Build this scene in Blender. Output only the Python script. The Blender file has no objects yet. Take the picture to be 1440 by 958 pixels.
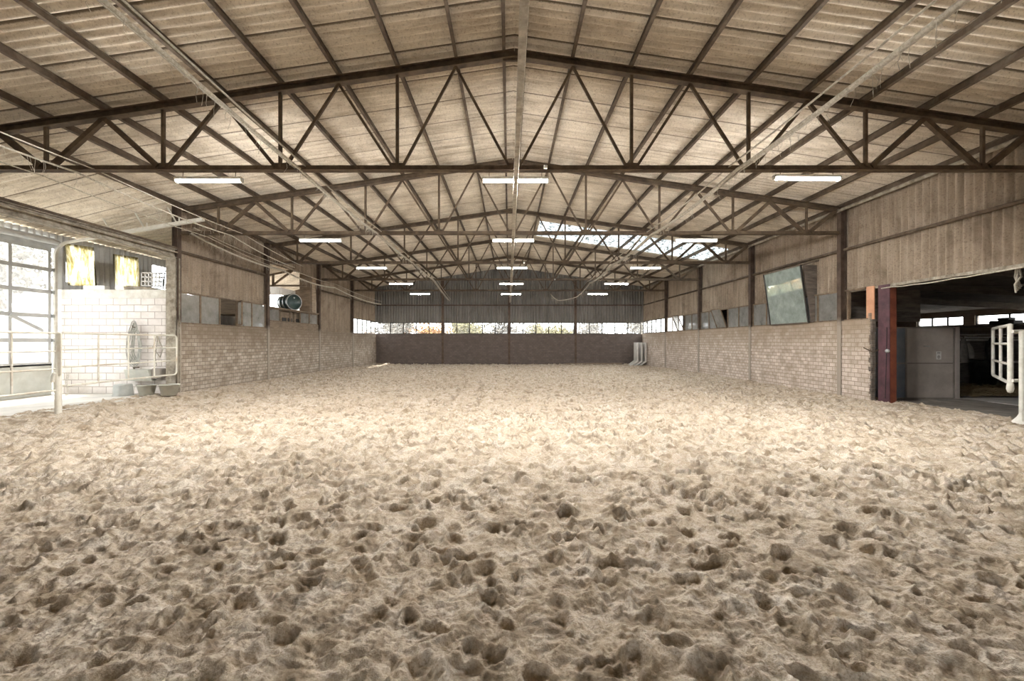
import bpy, math, random
import numpy as np
from mathutils import Vector, Matrix
random.seed(7)
rng = np.random.default_rng(11)
SC = bpy.context.scene
COL = SC.collection
PI = math.pi
CZ = 1.76                      # eye height
RX = 0.1                       # ridge line
SLOPE = 0.148
TOPZ = 7.29                    # top of the truss at the ridge
BAYS = [8.44, 13.44, 18.44, 23.44, 28.44]
FAR = 33.44
NEAR = -6.56

# ------------------------------------------------------------------ helpers
class MB:
    def __init__(s): s.v = []; s.f = []; s.sm = []
    def add(s, vs, fs, smooth=False):
        o = len(s.v); s.v += [tuple(map(float, p)) for p in vs]
        s.f += [tuple(i + o for i in f) for f in fs]; s.sm += [smooth] * len(fs)
        return s
    def box(s, a, b, bev=0.0):
        (x0, y0, z0), (x1, y1, z1) = a, b
        if bev <= 0:
            vs = [(x, y, z) for z in (z0, z1) for y in (y0, y1) for x in (x0, x1)]
            return s.add(vs, [(0, 2, 3, 1), (4, 5, 7, 6), (0, 1, 5, 4), (2, 6, 7, 3), (0, 4, 6, 2), (1, 3, 7, 5)])
        import bmesh
        bm = bmesh.new(); bmesh.ops.create_cube(bm, size=1)
        for v in bm.verts:
            v.co = Vector(((x0 + x1) / 2 + v.co.x * (x1 - x0), (y0 + y1) / 2 + v.co.y * (y1 - y0), (z0 + z1) / 2 + v.co.z * (z1 - z0)))
        bmesh.ops.bevel(bm, geom=list(bm.edges), offset=bev, segments=2, affect='EDGES', profile=.5)
        bm.verts.index_update()
        s.add([v.co for v in bm.verts], [[v.index for v in f.verts] for f in bm.faces]); bm.free()
        return s
    def sweep(s, prof, p0, p1, up=(0, 0, 1), caps=True, smooth=False):
        """closed profile [(side, up)] swept from p0 to p1"""
        p0 = Vector(p0); p1 = Vector(p1); d = (p1 - p0).normalized(); up = Vector(up)
        if abs(d.dot(up)) > .99: up = Vector((0, 1, 0))
        sx = d.cross(up).normalized(); uz = sx.cross(d).normalized()
        n = len(prof)
        vs = [p + sx * a + uz * b for p in (p0, p1) for a, b in prof]
        fs = [(i, (i + 1) % n, n + (i + 1) % n, n + i) for i in range(n)]
        s.add(vs, fs, smooth)
        if caps: s.add(vs, [tuple(range(n))[::-1], tuple(range(n, 2 * n))])
        return s
    def bar(s, p0, p1, w, h, up=(0, 0, 1)):
        a, b = w / 2, h / 2
        return s.sweep([(-a, -b), (a, -b), (a, b), (-a, b)], p0, p1, up)
    def ibeam(s, p0, p1, w, h, t=.012, up=(0, 0, 1)):
        a, b, c = w / 2, h / 2, t / 2
        pr = [(-a, -b), (a, -b), (a, -b + t), (c, -b + t), (c, b - t), (a, b - t), (a, b), (-a, b), (-a, b - t), (-c, b - t), (-c, -b + t), (-a, -b + t)]
        p0 = Vector(p0); p1 = Vector(p1)
        s.sweep(pr, p0, p1, up, caps=False)
        # end caps made of three quads
        d = (p1 - p0).normalized(); u = Vector(up)
        if abs(d.dot(u)) > .99: u = Vector((0, 1, 0))
        sx = d.cross(u).normalized(); uz = sx.cross(d).normalized()
        for p in (p0, p1):
            vs = [p + sx * q + uz * r for q, r in pr]
            s.add(vs, [(0, 1, 2, 11), (10, 3, 4, 9), (8, 5, 6, 7)])
        return s
    def tube(s, pts, r, n=10, closed=False, rad=None):
        pts = [Vector(p) for p in pts]; m = len(pts); rings = []
        prev = None
        for i, p in enumerate(pts):
            if closed: d = pts[(i + 1) % m] - pts[i - 1]
            else: d = pts[min(i + 1, m - 1)] - pts[max(i - 1, 0)]
            if d.length < 1e-9: d = Vector((0, 0, 1))
            d.normalize()
            if prev is None:
                a = d.orthogonal().normalized()
            else:
                a = prev - d * prev.dot(d)
                a = a.normalized() if a.length > 1e-6 else d.orthogonal().normalized()
            prev = a; b = d.cross(a)
            rr = rad[i] if rad else r
            rings.append([p + (a * math.cos(2 * PI * k / n) + b * math.sin(2 * PI * k / n)) * rr for k in range(n)])
        vs = [v for ring in rings for v in ring]
        fs = []
        for i in range(m if closed else m - 1):
            j = (i + 1) % m
            for k in range(n):
                l = (k + 1) % n
                fs.append((i * n + k, i * n + l, j * n + l, j * n + k))
        s.add(vs, fs, True)
        if not closed: s.add(rings[0] + rings[-1], [tuple(range(n))[::-1], tuple(range(n, 2 * n))])
        return s
    def lathe(s, prof, c=(0, 0, 0), n=24, axis=None):
        M = Matrix.Translation(Vector(c))
        if axis is not None: M = M @ Vector((0, 0, 1)).rotation_difference(Vector(axis)).to_matrix().to_4x4()
        vs = [M @ Vector((r * math.cos(2 * PI * k / n), r * math.sin(2 * PI * k / n), z)) for r, z in prof for k in range(n)]
        fs = []
        for i in range(len(prof) - 1):
            for k in range(n):
                l = (k + 1) % n
                fs.append((i * n + k, i * n + l, (i + 1) * n + l, (i + 1) * n + k))
        return s.add(vs, fs, True)
    def quad(s, a, b, c, d): return s.add([a, b, c, d], [(0, 1, 2, 3)])
    def prism(s, poly, off):
        """planar polygon (3-D points) given thickness by the vector off"""
        off = Vector(off); n = len(poly); P = [Vector(p) for p in poly]
        return s.add(P + [p + off for p in P], [tuple(range(n))[::-1], tuple(range(n, 2 * n))] + [(i, (i + 1) % n, n + (i + 1) % n, n + i) for i in range(n)])
    def xf(s, M):
        s.v = [tuple(M @ Vector(p)) for p in s.v]; return s
    def build(s, name, mat, parent=None, local=False):
        me = bpy.data.meshes.new(name)
        o = bpy.data.objects.new(name, me); COL.objects.link(o)
        off = Vector((0, 0, 0))
        if parent is not None:
            o.parent = parent
            if not local:
                p = parent
                while p is not None: off += p.location; p = p.parent
        vs = np.array(s.v, dtype=np.float32) - np.array(off, dtype=np.float32)
        me.from_pydata(vs.tolist(), [], s.f)
        me.polygons.foreach_set('use_smooth', s.sm)
        me.materials.append(mat); me.update()
        import bmesh
        bm = bmesh.new(); bm.from_mesh(me); bmesh.ops.recalc_face_normals(bm, faces=bm.faces); bm.to_mesh(me); bm.free()
        return o

def tag(o, label=None, cat=None, group=None, kind=None):
    if label: o['label'] = label
    if cat: o['category'] = cat
    if group: o['group'] = group
    if kind: o['kind'] = kind
    return o
def thing(name, label, cat, loc=(0, 0, 0), group=None):
    o = bpy.data.objects.new(name, None); COL.objects.link(o)
    o.location = loc; o.empty_display_size = .2
    return tag(o, label, cat, group)
def struct(o, label=None):
    o['kind'] = 'structure'
    if label: o['label'] = label
    return o
def dup(root, loc, label=None, rz=None):
    r = root.copy(); COL.objects.link(r); r.location = loc
    if rz is not None: r.rotation_euler = (0, 0, rz)
    if label: r['label'] = label
    for ch in list(root.children):
        c = ch.copy(); COL.objects.link(c); c.parent = r
        for g in ch.children:
            d = g.copy(); COL.objects.link(d); d.parent = c
    return r
def P(px, py, d):               # photo pixel at a depth -> place
    return Vector(((px - 716) * d / 625, d, CZ + (481 - py) * d / 625))

# ------------------------------------------------------------------ materials
def newmat(name):
    m = bpy.data.materials.new(name); m.use_nodes = True
    nt = m.node_tree; nt.nodes.clear()
    out = nt.nodes.new('ShaderNodeOutputMaterial')
    def N(t, **kw):
        n = nt.nodes.new(t)
        for k, v in kw.items(): setattr(n, k, v)
        return n
    def L(a, b): nt.links.new(a, b)
    return m, nt, out, N, L
def coords(N, L, swz=None, scale=(1, 1, 1)):
    tc = N('ShaderNodeTexCoord'); src = tc.outputs['Object']
    if swz:
        sp = N('ShaderNodeSeparateXYZ'); cb = N('ShaderNodeCombineXYZ'); L(src, sp.inputs[0])
        for i, c in enumerate(swz):
            if c in 'xyz': L(sp.outputs['xyz'.index(c)], cb.inputs[i])
        src = cb.outputs[0]
    if scale != (1, 1, 1):
        mp = N('ShaderNodeMapping'); mp.inputs['Scale'].default_value = scale; L(src, mp.inputs[0]); src = mp.outputs[0]
    return src
def noise(N, L, vec, scale, detail=4, rough=.55, dist=0):
    n = N('ShaderNodeTexNoise'); n.inputs['Scale'].default_value = scale; n.inputs['Detail'].default_value = detail
    n.inputs['Roughness'].default_value = rough; n.inputs['Distortion'].default_value = dist
    L(vec, n.inputs['Vector']); return n.outputs[0]
def ramp(N, L, fac, stops):
    r = N('ShaderNodeValToRGB'); e = r.color_ramp.elements
    while len(e) < len(stops): e.new(.5)
    for el, (p, c) in zip(e, stops):
        el.position = p
        el.color = (c, c, c, 1) if isinstance(c, (int, float)) else (*c, 1)
    L(fac, r.inputs[0]); return r.outputs[0]
def mixc(N, L, fac, a, b, mode='MIX'):
    m = N('ShaderNodeMix', data_type='RGBA', blend_type=mode)
    for v, s in ((fac, m.inputs[0]), (a, m.inputs[6]), (b, m.inputs[7])):
        if isinstance(v, (int, float)): s.default_value = v
        elif isinstance(v, tuple): s.default_value = (*v, 1)
        else: L(v, s)
    return m.outputs[2]
def bump(N, L, h, strength=.4, dist=.01, nrm=None):
    b = N('ShaderNodeBump'); b.inputs['Strength'].default_value = strength; b.inputs['Distance'].default_value = dist
    L(h, b.inputs['Height'])
    if nrm is not None: L(nrm, b.inputs['Normal'])
    return b.outputs[0]
def finish(N, L, out, col, rough=.8, nrm=None, metal=0, spec=.3):
    p = N('ShaderNodeBsdfPrincipled')
    if isinstance(col, tuple): p.inputs['Base Color'].default_value = (*col, 1)
    else: L(col, p.inputs['Base Color'])
    if isinstance(rough, (int, float)): p.inputs['Roughness'].default_value = rough
    else: L(rough, p.inputs['Roughness'])
    p.inputs['Metallic'].default_value = metal; p.inputs['Specular IOR Level'].default_value = spec
    if nrm is not None: L(nrm, p.inputs['Normal'])
    L(p.outputs[0], out.inputs[0]); return p
def worn(name, c1, c2, c3=None, scale=6, rough=.75, bmp=.3, metal=0, stretch=(1, 1, 1), spec=.3, lo=.35, hi=.65, amt=.5):
    """two-tone weathered paint/metal/wood, c3 = patches of dirt or rust"""
    m, nt, out, N, L = newmat(name)
    v = coords(N, L, scale=stretch)
    n1 = noise(N, L, v, scale, 6, .65)
    col = ramp(N, L, n1, [(lo, c1), (hi, c2)])
    if c3:
        n2 = noise(N, L, v, scale * .37, 5, .7, .4)
        col = mixc(N, L, ramp(N, L, n2, [(.5, 0.0), (.66, amt)]), col, c3)
    n3 = noise(N, L, v, scale * 8, 3)
    finish(N, L, out, col, rough, bump(N, L, n3, bmp, .004), metal, spec)
    return m

M = {}
M['steel'] = worn('rusty_dark_steel', (.055, .037, .024), (.12, .085, .055), (.20, .15, .095), 5, .75, .4)
M['purlin'] = worn('brown_purlin', (.065, .045, .031), (.125, .092, .064), (.24, .20, .15), 4, .8, .4)
def m_column():
    m, nt, out, N, L = newmat('brown_column_paint')
    v = coords(N, L); n1 = noise(N, L, v, 3, 6, .65)
    col = ramp(N, L, n1, [(.35, (.055, .036, .027)), (.65, (.12, .085, .062))])
    sp = N('ShaderNodeSeparateXYZ'); L(v, sp.inputs[0])
    n = noise(N, L, v, 4, 5, .7)
    ad = N('ShaderNodeMath', operation='MULTIPLY_ADD'); L(n, ad.inputs[0]); ad.inputs[1].default_value = .5; L(sp.outputs[2], ad.inputs[2])
    f = scale01(N, L, ad.outputs[0], 2.75, 2.45)
    f = ramp(N, L, f, [(0, 0.0), (1, .85)])
    col = mixc(N, L, f, col, (.38, .33, .27))
    finish(N, L, out, col, .75, bump(N, L, noise(N, L, v, 24, 3), .3, .004)); return m
M['column_old'] = worn('brown_column_paint', (.055, .033, .024), (.11, .075, .055), (.21, .17, .12), 3, .7, .3)
M['dusty'] = worn('dusty_steel', (.20, .17, .13), (.42, .38, .31), (.10, .075, .05), 7, .85, .5)
M['railgrey'] = worn('pale_dusty_rail', (.30, .275, .235), (.52, .48, .42), (.16, .13, .10), 7, .85, .5)
M['white'] = worn('white_paint', (.62, .60, .54), (.80, .78, .72), (.45, .38, .27), 5, .5, .15, amt=.4)
M['cream'] = worn('cream_paint', (.66, .63, .54), (.78, .75, .67), (.36, .22, .11), 4, .5, .15, amt=.45)
M['galv'] = worn('galvanised', (.38, .39, .39), (.55, .56, .55), None, 9, .45, .1, metal=.5)
M['doorframe'] = worn('grey_door_frame', (.50, .51, .51), (.62, .63, .62), None, 5, .55, .1)
M['doorpanel'] = worn('pale_door_panel', (.55, .57, .53), (.68, .69, .65), (.45, .44, .38), 2, .5, .1)
M['concrete'] = worn('dusty_concrete', (.55, .53, .49), (.70, .68, .63), (.42, .39, .34), 1.6, .9, .5)
M['concrete_dark'] = worn('worn_concrete', (.24, .215, .19), (.38, .345, .30), (.16, .14, .12), 2, .9, .5)
M['wood_dark'] = worn('dark_boards', (.09, .075, .062), (.18, .15, .125), (.24, .20, .165), 3, .85, .4, stretch=(1, 1, 6))
M['wood'] = worn('brown_boards', (.16, .12, .085), (.27, .21, .15), (.10, .075, .05), 3, .8, .4, stretch=(1, 1, 5))
M['plywood'] = worn('orange_board', (.52, .27, .16), (.66, .37, .23), None, 3, .7, .2)
M['mould'] = worn('window_frame_paint', (.13, .09, .06), (.24, .18, .12), (.08, .06, .045), 6, .7, .2)
M['blackframe'] = worn('dark_window_frame', (.02, .018, .016), (.05, .045, .04), None, 6, .6, .2)
M['purple'] = worn('flaking_purple_paint', (.045, .018, .025), (.105, .042, .053), (.02, .014, .015), 2.2, .55, .2, spec=.4, amt=.9)
M['redlead'] = worn('red_lead_paint', (.12, .034, .02), (.20, .065, .035), (.05, .02, .015), 3, .6, .2)
M['stallgrey'] = worn('stall_panel', (.46, .41, .365), (.58, .52, .47), (.32, .28, .25), 2.2, .7, .2)
M['stallblue'] = worn('stall_panel_blue', (.17, .20, .24), (.26, .28, .31), (.26, .23, .20), 2.2, .7, .2)
M['rubber'] = worn('black_rubber', (.012, .012, .012), (.03, .03, .03), None, 6, .7, .2)
M['bucket'] = worn('pale_plastic', (.52, .53, .48), (.64, .64, .58), (.42, .39, .31), 4, .45, .1)
M['bucket_grey'] = worn('grey_plastic', (.36, .38, .36), (.46, .47, .44), (.3, .28, .23), 4, .45, .1)
M['drum'] = worn('green_drum', (.018, .04, .04), (.04, .075, .072), (.10, .10, .09), 4, .35, .1, spec=.5)
M['cloth'] = worn('grey_cloth', (.06, .055, .05), (.10, .09, .08), None, 9, .95, .5)
M['darkcloth'] = worn('dark_cloth', (.035, .033, .03), (.06, .055, .05), None, 9, .95, .5)
M['rope'] = worn('cobwebbed_cable', (.34, .31, .25), (.55, .51, .43), (.16, .13, .09), 30, .95, .6)
M['hose'] = worn('grey_hose', (.30, .30, .27), (.45, .45, .41), None, 9, .6, .2)
M['paper'] = worn('paper_notice', (.82, .81, .78), (.88, .87, .84), None, 20, .8, .05)
M['whitebox'] = worn('white_foam', (.78, .78, .76), (.86, .86, .84), None, 8, .8, .1)
M['straw'] = worn('straw_litter', (.22, .16, .085), (.40, .31, .18), (.10, .07, .04), 30, .95, .9, stretch=(1, 4, 1))
M['bark'] = worn('bark', (.05, .04, .032), (.11, .09, .07), None, 9, .9, .6)
M['grass'] = worn('outside_ground', (.34, .33, .30), (.46, .44, .40), None, .6, .95, .6)
M['shed'] = worn('grey_shed', (.30, .32, .34), (.38, .40, .42), None, 2, .7, .1)
M['orangeleaf'] = worn('autumn_leaves', (.20, .085, .02), (.30, .16, .04), None, 2, .8, .1)
M['greenleaf'] = worn('olive_leaves', (.075, .075, .03), (.15, .13, .06), None, 2, .8, .1)
M['greyleaf'] = worn('dull_leaves', (.07, .065, .055), (.14, .13, .11), None, 2, .8, .1)

def m_sand():
    m, nt, out, N, L = newmat('riding_sand')
    v = coords(N, L)
    a = noise(N, L, v, .55, 5, .6, .3)
    b = noise(N, L, v, 4.2, 6, .66, .8)
    c = noise(N, L, v, 60, 4, .7)
    col = ramp(N, L, b, [(.34, (.28, .22, .15)), (.47, (.54, .46, .36)), (.66, (.66, .605, .525))])
    col = mixc(N, L, ramp(N, L, a, [(.40, 0.0), (.62, .40)]), col, (.46, .38, .285))
    e = noise(N, L, v, 3.3, 3, .5, 1.2)
    col = mixc(N, L, ramp(N, L, e, [(.36, .62), (.47, 0.0)]), col, (.20, .155, .11))
    col = mixc(N, L, ramp(N, L, c, [(.36, .6), (.54, 0.0)]), col, (.23, .17, .11))
    n1 = bump(N, L, noise(N, L, v, 20, 6, .75), .7, .025)
    n2 = bump(N, L, noise(N, L, v, 110, 4, .75), .8, .007, n1)
    finish(N, L, out, col, .95, n2, 0, .12)
    return m
M['sand'] = m_sand()

def m_fibre(name, c1, c2, c3, lapaxis=None, blotch=(.16, .12, .085), amt=.55):
    m, nt, out, N, L = newmat(name)
    v = coords(N, L)
    st = coords(N, L, scale=(.10, 1.8, 1) if lapaxis == 'roof' else (1, 2.2, .12))
    b = noise(N, L, st, 3.2, 7, .7, .3)
    col = ramp(N, L, b, [(.30, c1), (.50, c2), (.70, c3)])
    sp = noise(N, L, v, 26, 5, .75)
    col = mixc(N, L, ramp(N, L, sp, [(.52, 0.0), (.70, .75)]), col, blotch)
    bl = noise(N, L, v, .8, 6, .7, .5)
    col = mixc(N, L, ramp(N, L, bl, [(.48, 0.0), (.68, amt)]), col, blotch)
    if lapaxis == 'roof':
        # gap shade painted dark into the colour along the sheet overlaps, every 0.92 m
        s = N('ShaderNodeSeparateXYZ'); L(v, s.inputs[0])
        d = N('ShaderNodeMath', operation='DIVIDE'); L(s.outputs[1], d.inputs[0]); d.inputs[1].default_value = .92
        f = N('ShaderNodeMath', operation='FRACT'); L(d.outputs[0], f.inputs[0])
        w = N('ShaderNodeMath', operation='ADD'); L(f.outputs[0], w.inputs[0])
        nn = N('ShaderNodeMath', operation='MULTIPLY'); L(sp, nn.inputs[0]); nn.inputs[1].default_value = .04; L(nn.outputs[0], w.inputs[1])
        line = ramp(N, L, w.outputs[0], [(.0, 1.0), (.045, .9), (.06, 0.0), (1.0, 0.0)])
        col = mixc(N, L, line, col, (.10, .075, .05))
    g = bump(N, L, noise(N, L, v, 60, 5, .8), .6, .008)
    finish(N, L, out, col, .95, g, 0, .15)
    return m
M['roof'] = m_fibre('roof_fibre_cement', (.40, .34, .26), (.70, .625, .515), (.82, .755, .65), 'roof', (.26, .20, .14), .5)
M['clad'] = m_fibre('wall_fibre_cement', (.23, .185, .135), (.34, .275, .21), (.43, .355, .28), None, (.12, .085, .058), .6)
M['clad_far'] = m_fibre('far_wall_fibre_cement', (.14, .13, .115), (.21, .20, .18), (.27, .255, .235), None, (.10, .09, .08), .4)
M['clad_grey'] = m_fibre('grey_sheet', (.66, .67, .67), (.74, .75, .75), (.80, .80, .79), None, (.55, .56, .56), .3)

def m_brick(name, swz, bw, bh, c1, c2, mortar, dirt, dz=None, dirtamt=.8, ms=.012, white=None):
    m, nt, out, N, L = newmat(name)
    v = coords(N, L, swz)
    br = N('ShaderNodeTexBrick'); br.offset = .5
    br.inputs['Color1'].default_value = (*c1, 1); br.inputs['Color2'].default_value = (*c2, 1); br.inputs['Mortar'].default_value = (*mortar, 1)
    br.inputs['Scale'].default_value = 1; br.inputs['Mortar Size'].default_value = ms; br.inputs['Mortar Smooth'].default_value = .25
    br.inputs['Brick Width'].default_value = bw; br.inputs['Row Height'].default_value = bh; br.inputs['Bias'].default_value = 0
    jit = N('ShaderNodeTexNoise'); jit.inputs['Scale'].default_value = 5; L(v, jit.inputs['Vector'])
    mx = mixc(N, L, .012, v, jit.outputs[1], 'ADD')
    L(mx, br.inputs['Vector'])
    col = br.outputs[0]
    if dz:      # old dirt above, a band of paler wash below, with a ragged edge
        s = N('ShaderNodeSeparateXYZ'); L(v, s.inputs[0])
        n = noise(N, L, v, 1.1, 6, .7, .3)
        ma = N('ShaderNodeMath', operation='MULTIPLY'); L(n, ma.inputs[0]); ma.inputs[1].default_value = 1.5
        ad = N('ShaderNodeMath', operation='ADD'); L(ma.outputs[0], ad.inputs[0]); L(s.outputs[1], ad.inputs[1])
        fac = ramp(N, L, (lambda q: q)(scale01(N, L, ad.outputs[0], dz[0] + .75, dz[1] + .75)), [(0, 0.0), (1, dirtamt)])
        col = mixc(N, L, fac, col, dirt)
    n2 = noise(N, L, v, 2.6, 6, .7)
    col = mixc(N, L, ramp(N, L, n2, [(.44, 0.0), (.66, .7)]), col, dirt)
    g1 = bump(N, L, br.outputs[1], -.6, .012)
    g2 = bump(N, L, noise(N, L, v, 40, 4, .7), .4, .006, g1)
    finish(N, L, out, col, .92, g2, 0, .15)
    return m
def scale01(N, L, x, a, b):
    mr = N('ShaderNodeMapRange'); mr.inputs[1].default_value = a; mr.inputs[2].default_value = b; L(x, mr.inputs[0]); return mr.outputs[0]
M['column'] = m_column()
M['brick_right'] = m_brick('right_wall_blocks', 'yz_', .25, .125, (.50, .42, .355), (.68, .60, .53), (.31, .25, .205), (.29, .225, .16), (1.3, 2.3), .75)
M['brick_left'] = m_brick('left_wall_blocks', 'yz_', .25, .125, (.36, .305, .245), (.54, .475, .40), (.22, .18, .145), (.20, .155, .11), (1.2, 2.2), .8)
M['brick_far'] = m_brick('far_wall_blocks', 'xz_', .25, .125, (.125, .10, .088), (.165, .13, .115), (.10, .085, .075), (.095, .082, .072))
M['brick_white'] = m_brick('white_wall_blocks', 'xz_', .42, .206, (.78, .73, .70), (.86, .82, .79), (.42, .37, .33), (.62, .58, .53), None, .5, .012)

def m_glass(name, dirt, dirtcol, rough=.03, lo=.35, hi=.7, tint=(1, 1, 1)):
    m, nt, out, N, L = newmat(name)
    v = coords(N, L)
    tr = N('ShaderNodeBsdfTransparent'); tr.inputs[0].default_value = (*tint, 1)
    gl = N('ShaderNodeBsdfGlossy'); gl.inputs['Roughness'].default_value = rough
    lw = N('ShaderNodeLayerWeight'); lw.inputs[0].default_value = .5
    pw = N('ShaderNodeMath', operation='POWER'); L(lw.outputs[1], pw.inputs[0]); pw.inputs[1].default_value = 5
    fr = N('ShaderNodeMath', operation='MULTIPLY_ADD'); L(pw.outputs[0], fr.inputs[0]); fr.inputs[1].default_value = .9; fr.inputs[2].default_value = .04
    m1 = N('ShaderNodeMixShader'); L(fr.outputs[0], m1.inputs[0]); L(tr.outputs[0], m1.inputs[1]); L(gl.outputs[0], m1.inputs[2])
    tl = N('ShaderNodeBsdfTranslucent'); tl.inputs[0].default_value = (*dirtcol, 1)
    df = N('ShaderNodeBsdfDiffuse'); df.inputs[0].default_value = (*dirtcol, 1)
    m2 = N('ShaderNodeMixShader'); m2.inputs[0].default_value = .5; L(tl.outputs[0], m2.inputs[1]); L(df.outputs[0], m2.inputs[2])
    n = noise(N, L, v, 3, 6, .7)
    f = ramp(N, L, n, [(lo, dirt * .5), (hi, min(1, dirt * 1.3))])
    m3 = N('ShaderNodeMixShader'); L(f, m3.inputs[0]); L(m1.outputs[0], m3.inputs[1]); L(m2.outputs[0], m3.inputs[2])
    L(m3.outputs[0], out.inputs[0]); return m
M['glass_clear'] = m_glass('clear_glass', .06, (.7, .7, .68))
M['glass_dusty'] = m_glass('dusty_glass', .58, (.50, .49, .46), lo=.2, hi=.8)
M['glass_door'] = m_glass('door_glass', .12, (.8, .8, .78))
def m_mirror():
    m, nt, out, N, L = newmat('old_mirror')
    v = coords(N, L)
    gl = N('ShaderNodeBsdfGlossy'); gl.inputs[0].default_value = (.72, .84, .81, 1); gl.inputs['Roughness'].default_value = .02
    df = N('ShaderNodeBsdfDiffuse'); df.inputs[0].default_value = (.52, .62, .58, 1)
    f = ramp(N, L, noise(N, L, v, 3, 6, .7), [(.3, .30), (.7, .6)])
    mx = N('ShaderNodeMixShader'); L(f, mx.inputs[0]); L(gl.outputs[0], mx.inputs[1]); L(df.outputs[0], mx.inputs[2]); L(mx.outputs[0], out.inputs[0])
    return m
M['mirror'] = m_mirror()
def m_translucent(name, c1, c2, dirt, sc, lo, hi, stretch=(1, 1, 1), trans=.25):
    m, nt, out, N, L = newmat(name)
    v = coords(N, L, scale=stretch)
    col = ramp(N, L, noise(N, L, v, sc, 6, .75, .3), [(lo, dirt), ((lo + hi) / 2, c1), (hi, c2)])
    tl = N('ShaderNodeBsdfTranslucent'); L(col, tl.inputs[0])
    tr = N('ShaderNodeBsdfTransparent'); L(col, tr.inputs[0])
    mx = N('ShaderNodeMixShader'); mx.inputs[0].default_value = trans
    L(tl.outputs[0], mx.inputs[1]); L(tr.outputs[0], mx.inputs[2]); L(mx.outputs[0], out.inputs[0]); return m
M['skylight'] = m_translucent('skylight_sheet', (.14, .16, .17), (.26, .285, .30), (.012, .012, .01), 6, .42, .60, trans=.05)
M['yellowsheet'] = m_translucent('yellowed_sheet', (.26, .215, .10), (.42, .40, .34), (.06, .045, .008), 6, .34, .60, (1, 1, .22), trans=.0)
def m_emit(name, col, s):
    m, nt, out, N, L = newmat(name)
    e = N('ShaderNodeEmission'); e.inputs[0].default_value = (*col, 1); e.inputs[1].default_value = s; L(e.outputs[0], out.inputs[0]); return m
LAMP = 150
M['tube'] = m_emit('lamp_glow', (1.0, .985, .96), LAMP)
M['tube_new'] = m_emit('new_lamp_glow', (1.0, .985, .96), 760)

# ------------------------------------------------------------------ sand floor
def fnoise(shape, cell, lo, hi, seed):
    """band-limited noise between the wavelengths lo..hi (metres)"""
    r = np.random.default_rng(seed)
    ny = 2 ** int(math.ceil(math.log2(shape[0]))); nx = 2 ** int(math.ceil(math.log2(shape[1])))
    F = np.fft.rfft2(r.standard_normal((ny, nx)).astype(np.float32))
    ky = np.fft.fftfreq(ny, cell)[:, None]; kx = np.fft.rfftfreq(nx, cell)[None, :]
    k = np.sqrt(ky * ky + kx * kx); k0 = 1 / hi; k1 = 1 / lo
    H = np.exp(-(k / k1) ** 2) * (1 - np.exp(-(k / k0) ** 2))
    o = np.fft.irfft2(F * H, s=(ny, nx))[:shape[0], :shape[1]]
    return (o / o.std()).astype(np.float32)
SX0, SX1, SY0, SY1 = -10.9, 10.9, -1.0, 33.6
CELL = .0135
def sand_raster():
    ny = int((SY1 - SY0) / CELL) + 2; nx = int((SX1 - SX0) / CELL) + 2
    h = np.zeros((ny, nx), np.float32)
    n = int(22 * (SY1 - SY0) * (SX1 - SX0))
    R = np.random.default_rng(5)
    for i in range(n):
        cx = R.uniform(SX0, SX1); cy = R.uniform(SY0, SY1)
        th = R.choice([1.2, 1.9, -1.3, .3, 2.7]) + R.normal(0, .5)
        a = R.uniform(.065, .12); b = a * R.uniform(.55, .85); dp = R.uniform(.014, .045) * (1 if R.random() < .8 else .5)
        w = int(a * 2.1 / CELL) + 1
        ix = int((cx - SX0) / CELL); iy = int((cy - SY0) / CELL)
        x0, x1, y0, y1 = max(ix - w, 0), min(ix + w, nx), max(iy - w, 0), min(iy + w, ny)
        if x1 - x0 < 3 or y1 - y0 < 3: continue
        X = (np.arange(x0, x1) * CELL + SX0 - cx)[None, :].astype(np.float32); Y = (np.arange(y0, y1) * CELL + SY0 - cy)[:, None].astype(np.float32)
        c, s = math.cos(th), math.sin(th)
        u = (X * c + Y * s) / a; v = (-X * s + Y * c) / b
        ang = np.arctan2(v, u)
        r = np.sqrt(u * u + v * v) * (1 + .10 * np.sin(3 * ang + i) + .06 * np.sin(5 * ang + 2 * i))
        t = np.clip((1.16 - r) / .50, 0, 1); t = t * t * (3 - 2 * t)
        rim = dp * .5 * np.exp(-((r - 1.28) / .30) ** 2) * (1 + .6 * u / (np.abs(u) + .5))
        sub = h[y0:y1, x0:x1]
        sub *= 1 - .8 * t
        sub += -dp * (1 + .35 * u) * t + rim
    h += .011 * fnoise(h.shape, CELL, .25, 1.2, 1) + .0055 * fnoise(h.shape, CELL, .07, .3, 2) + .0036 * fnoise(h.shape, CELL, .03, .09, 3)
    return h
def smooth(a, b, x):
    t = np.clip((x - a) / (b - a), 0, 1); return t * t * (3 - 2 * t)
def sand_base(x, y):
    z = .20 * smooth(7.6, 10.1, -x) * smooth(3, 9, y) + .14 * smooth(8.0, 10.1, x)
    z = z - .10 * smooth(24, 33, y) * (smooth(7.6, 10.1, -x) + smooth(8, 10.1, x))
    z = z + .06 * smooth(31.8, 33.4, y)
    return z
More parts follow.
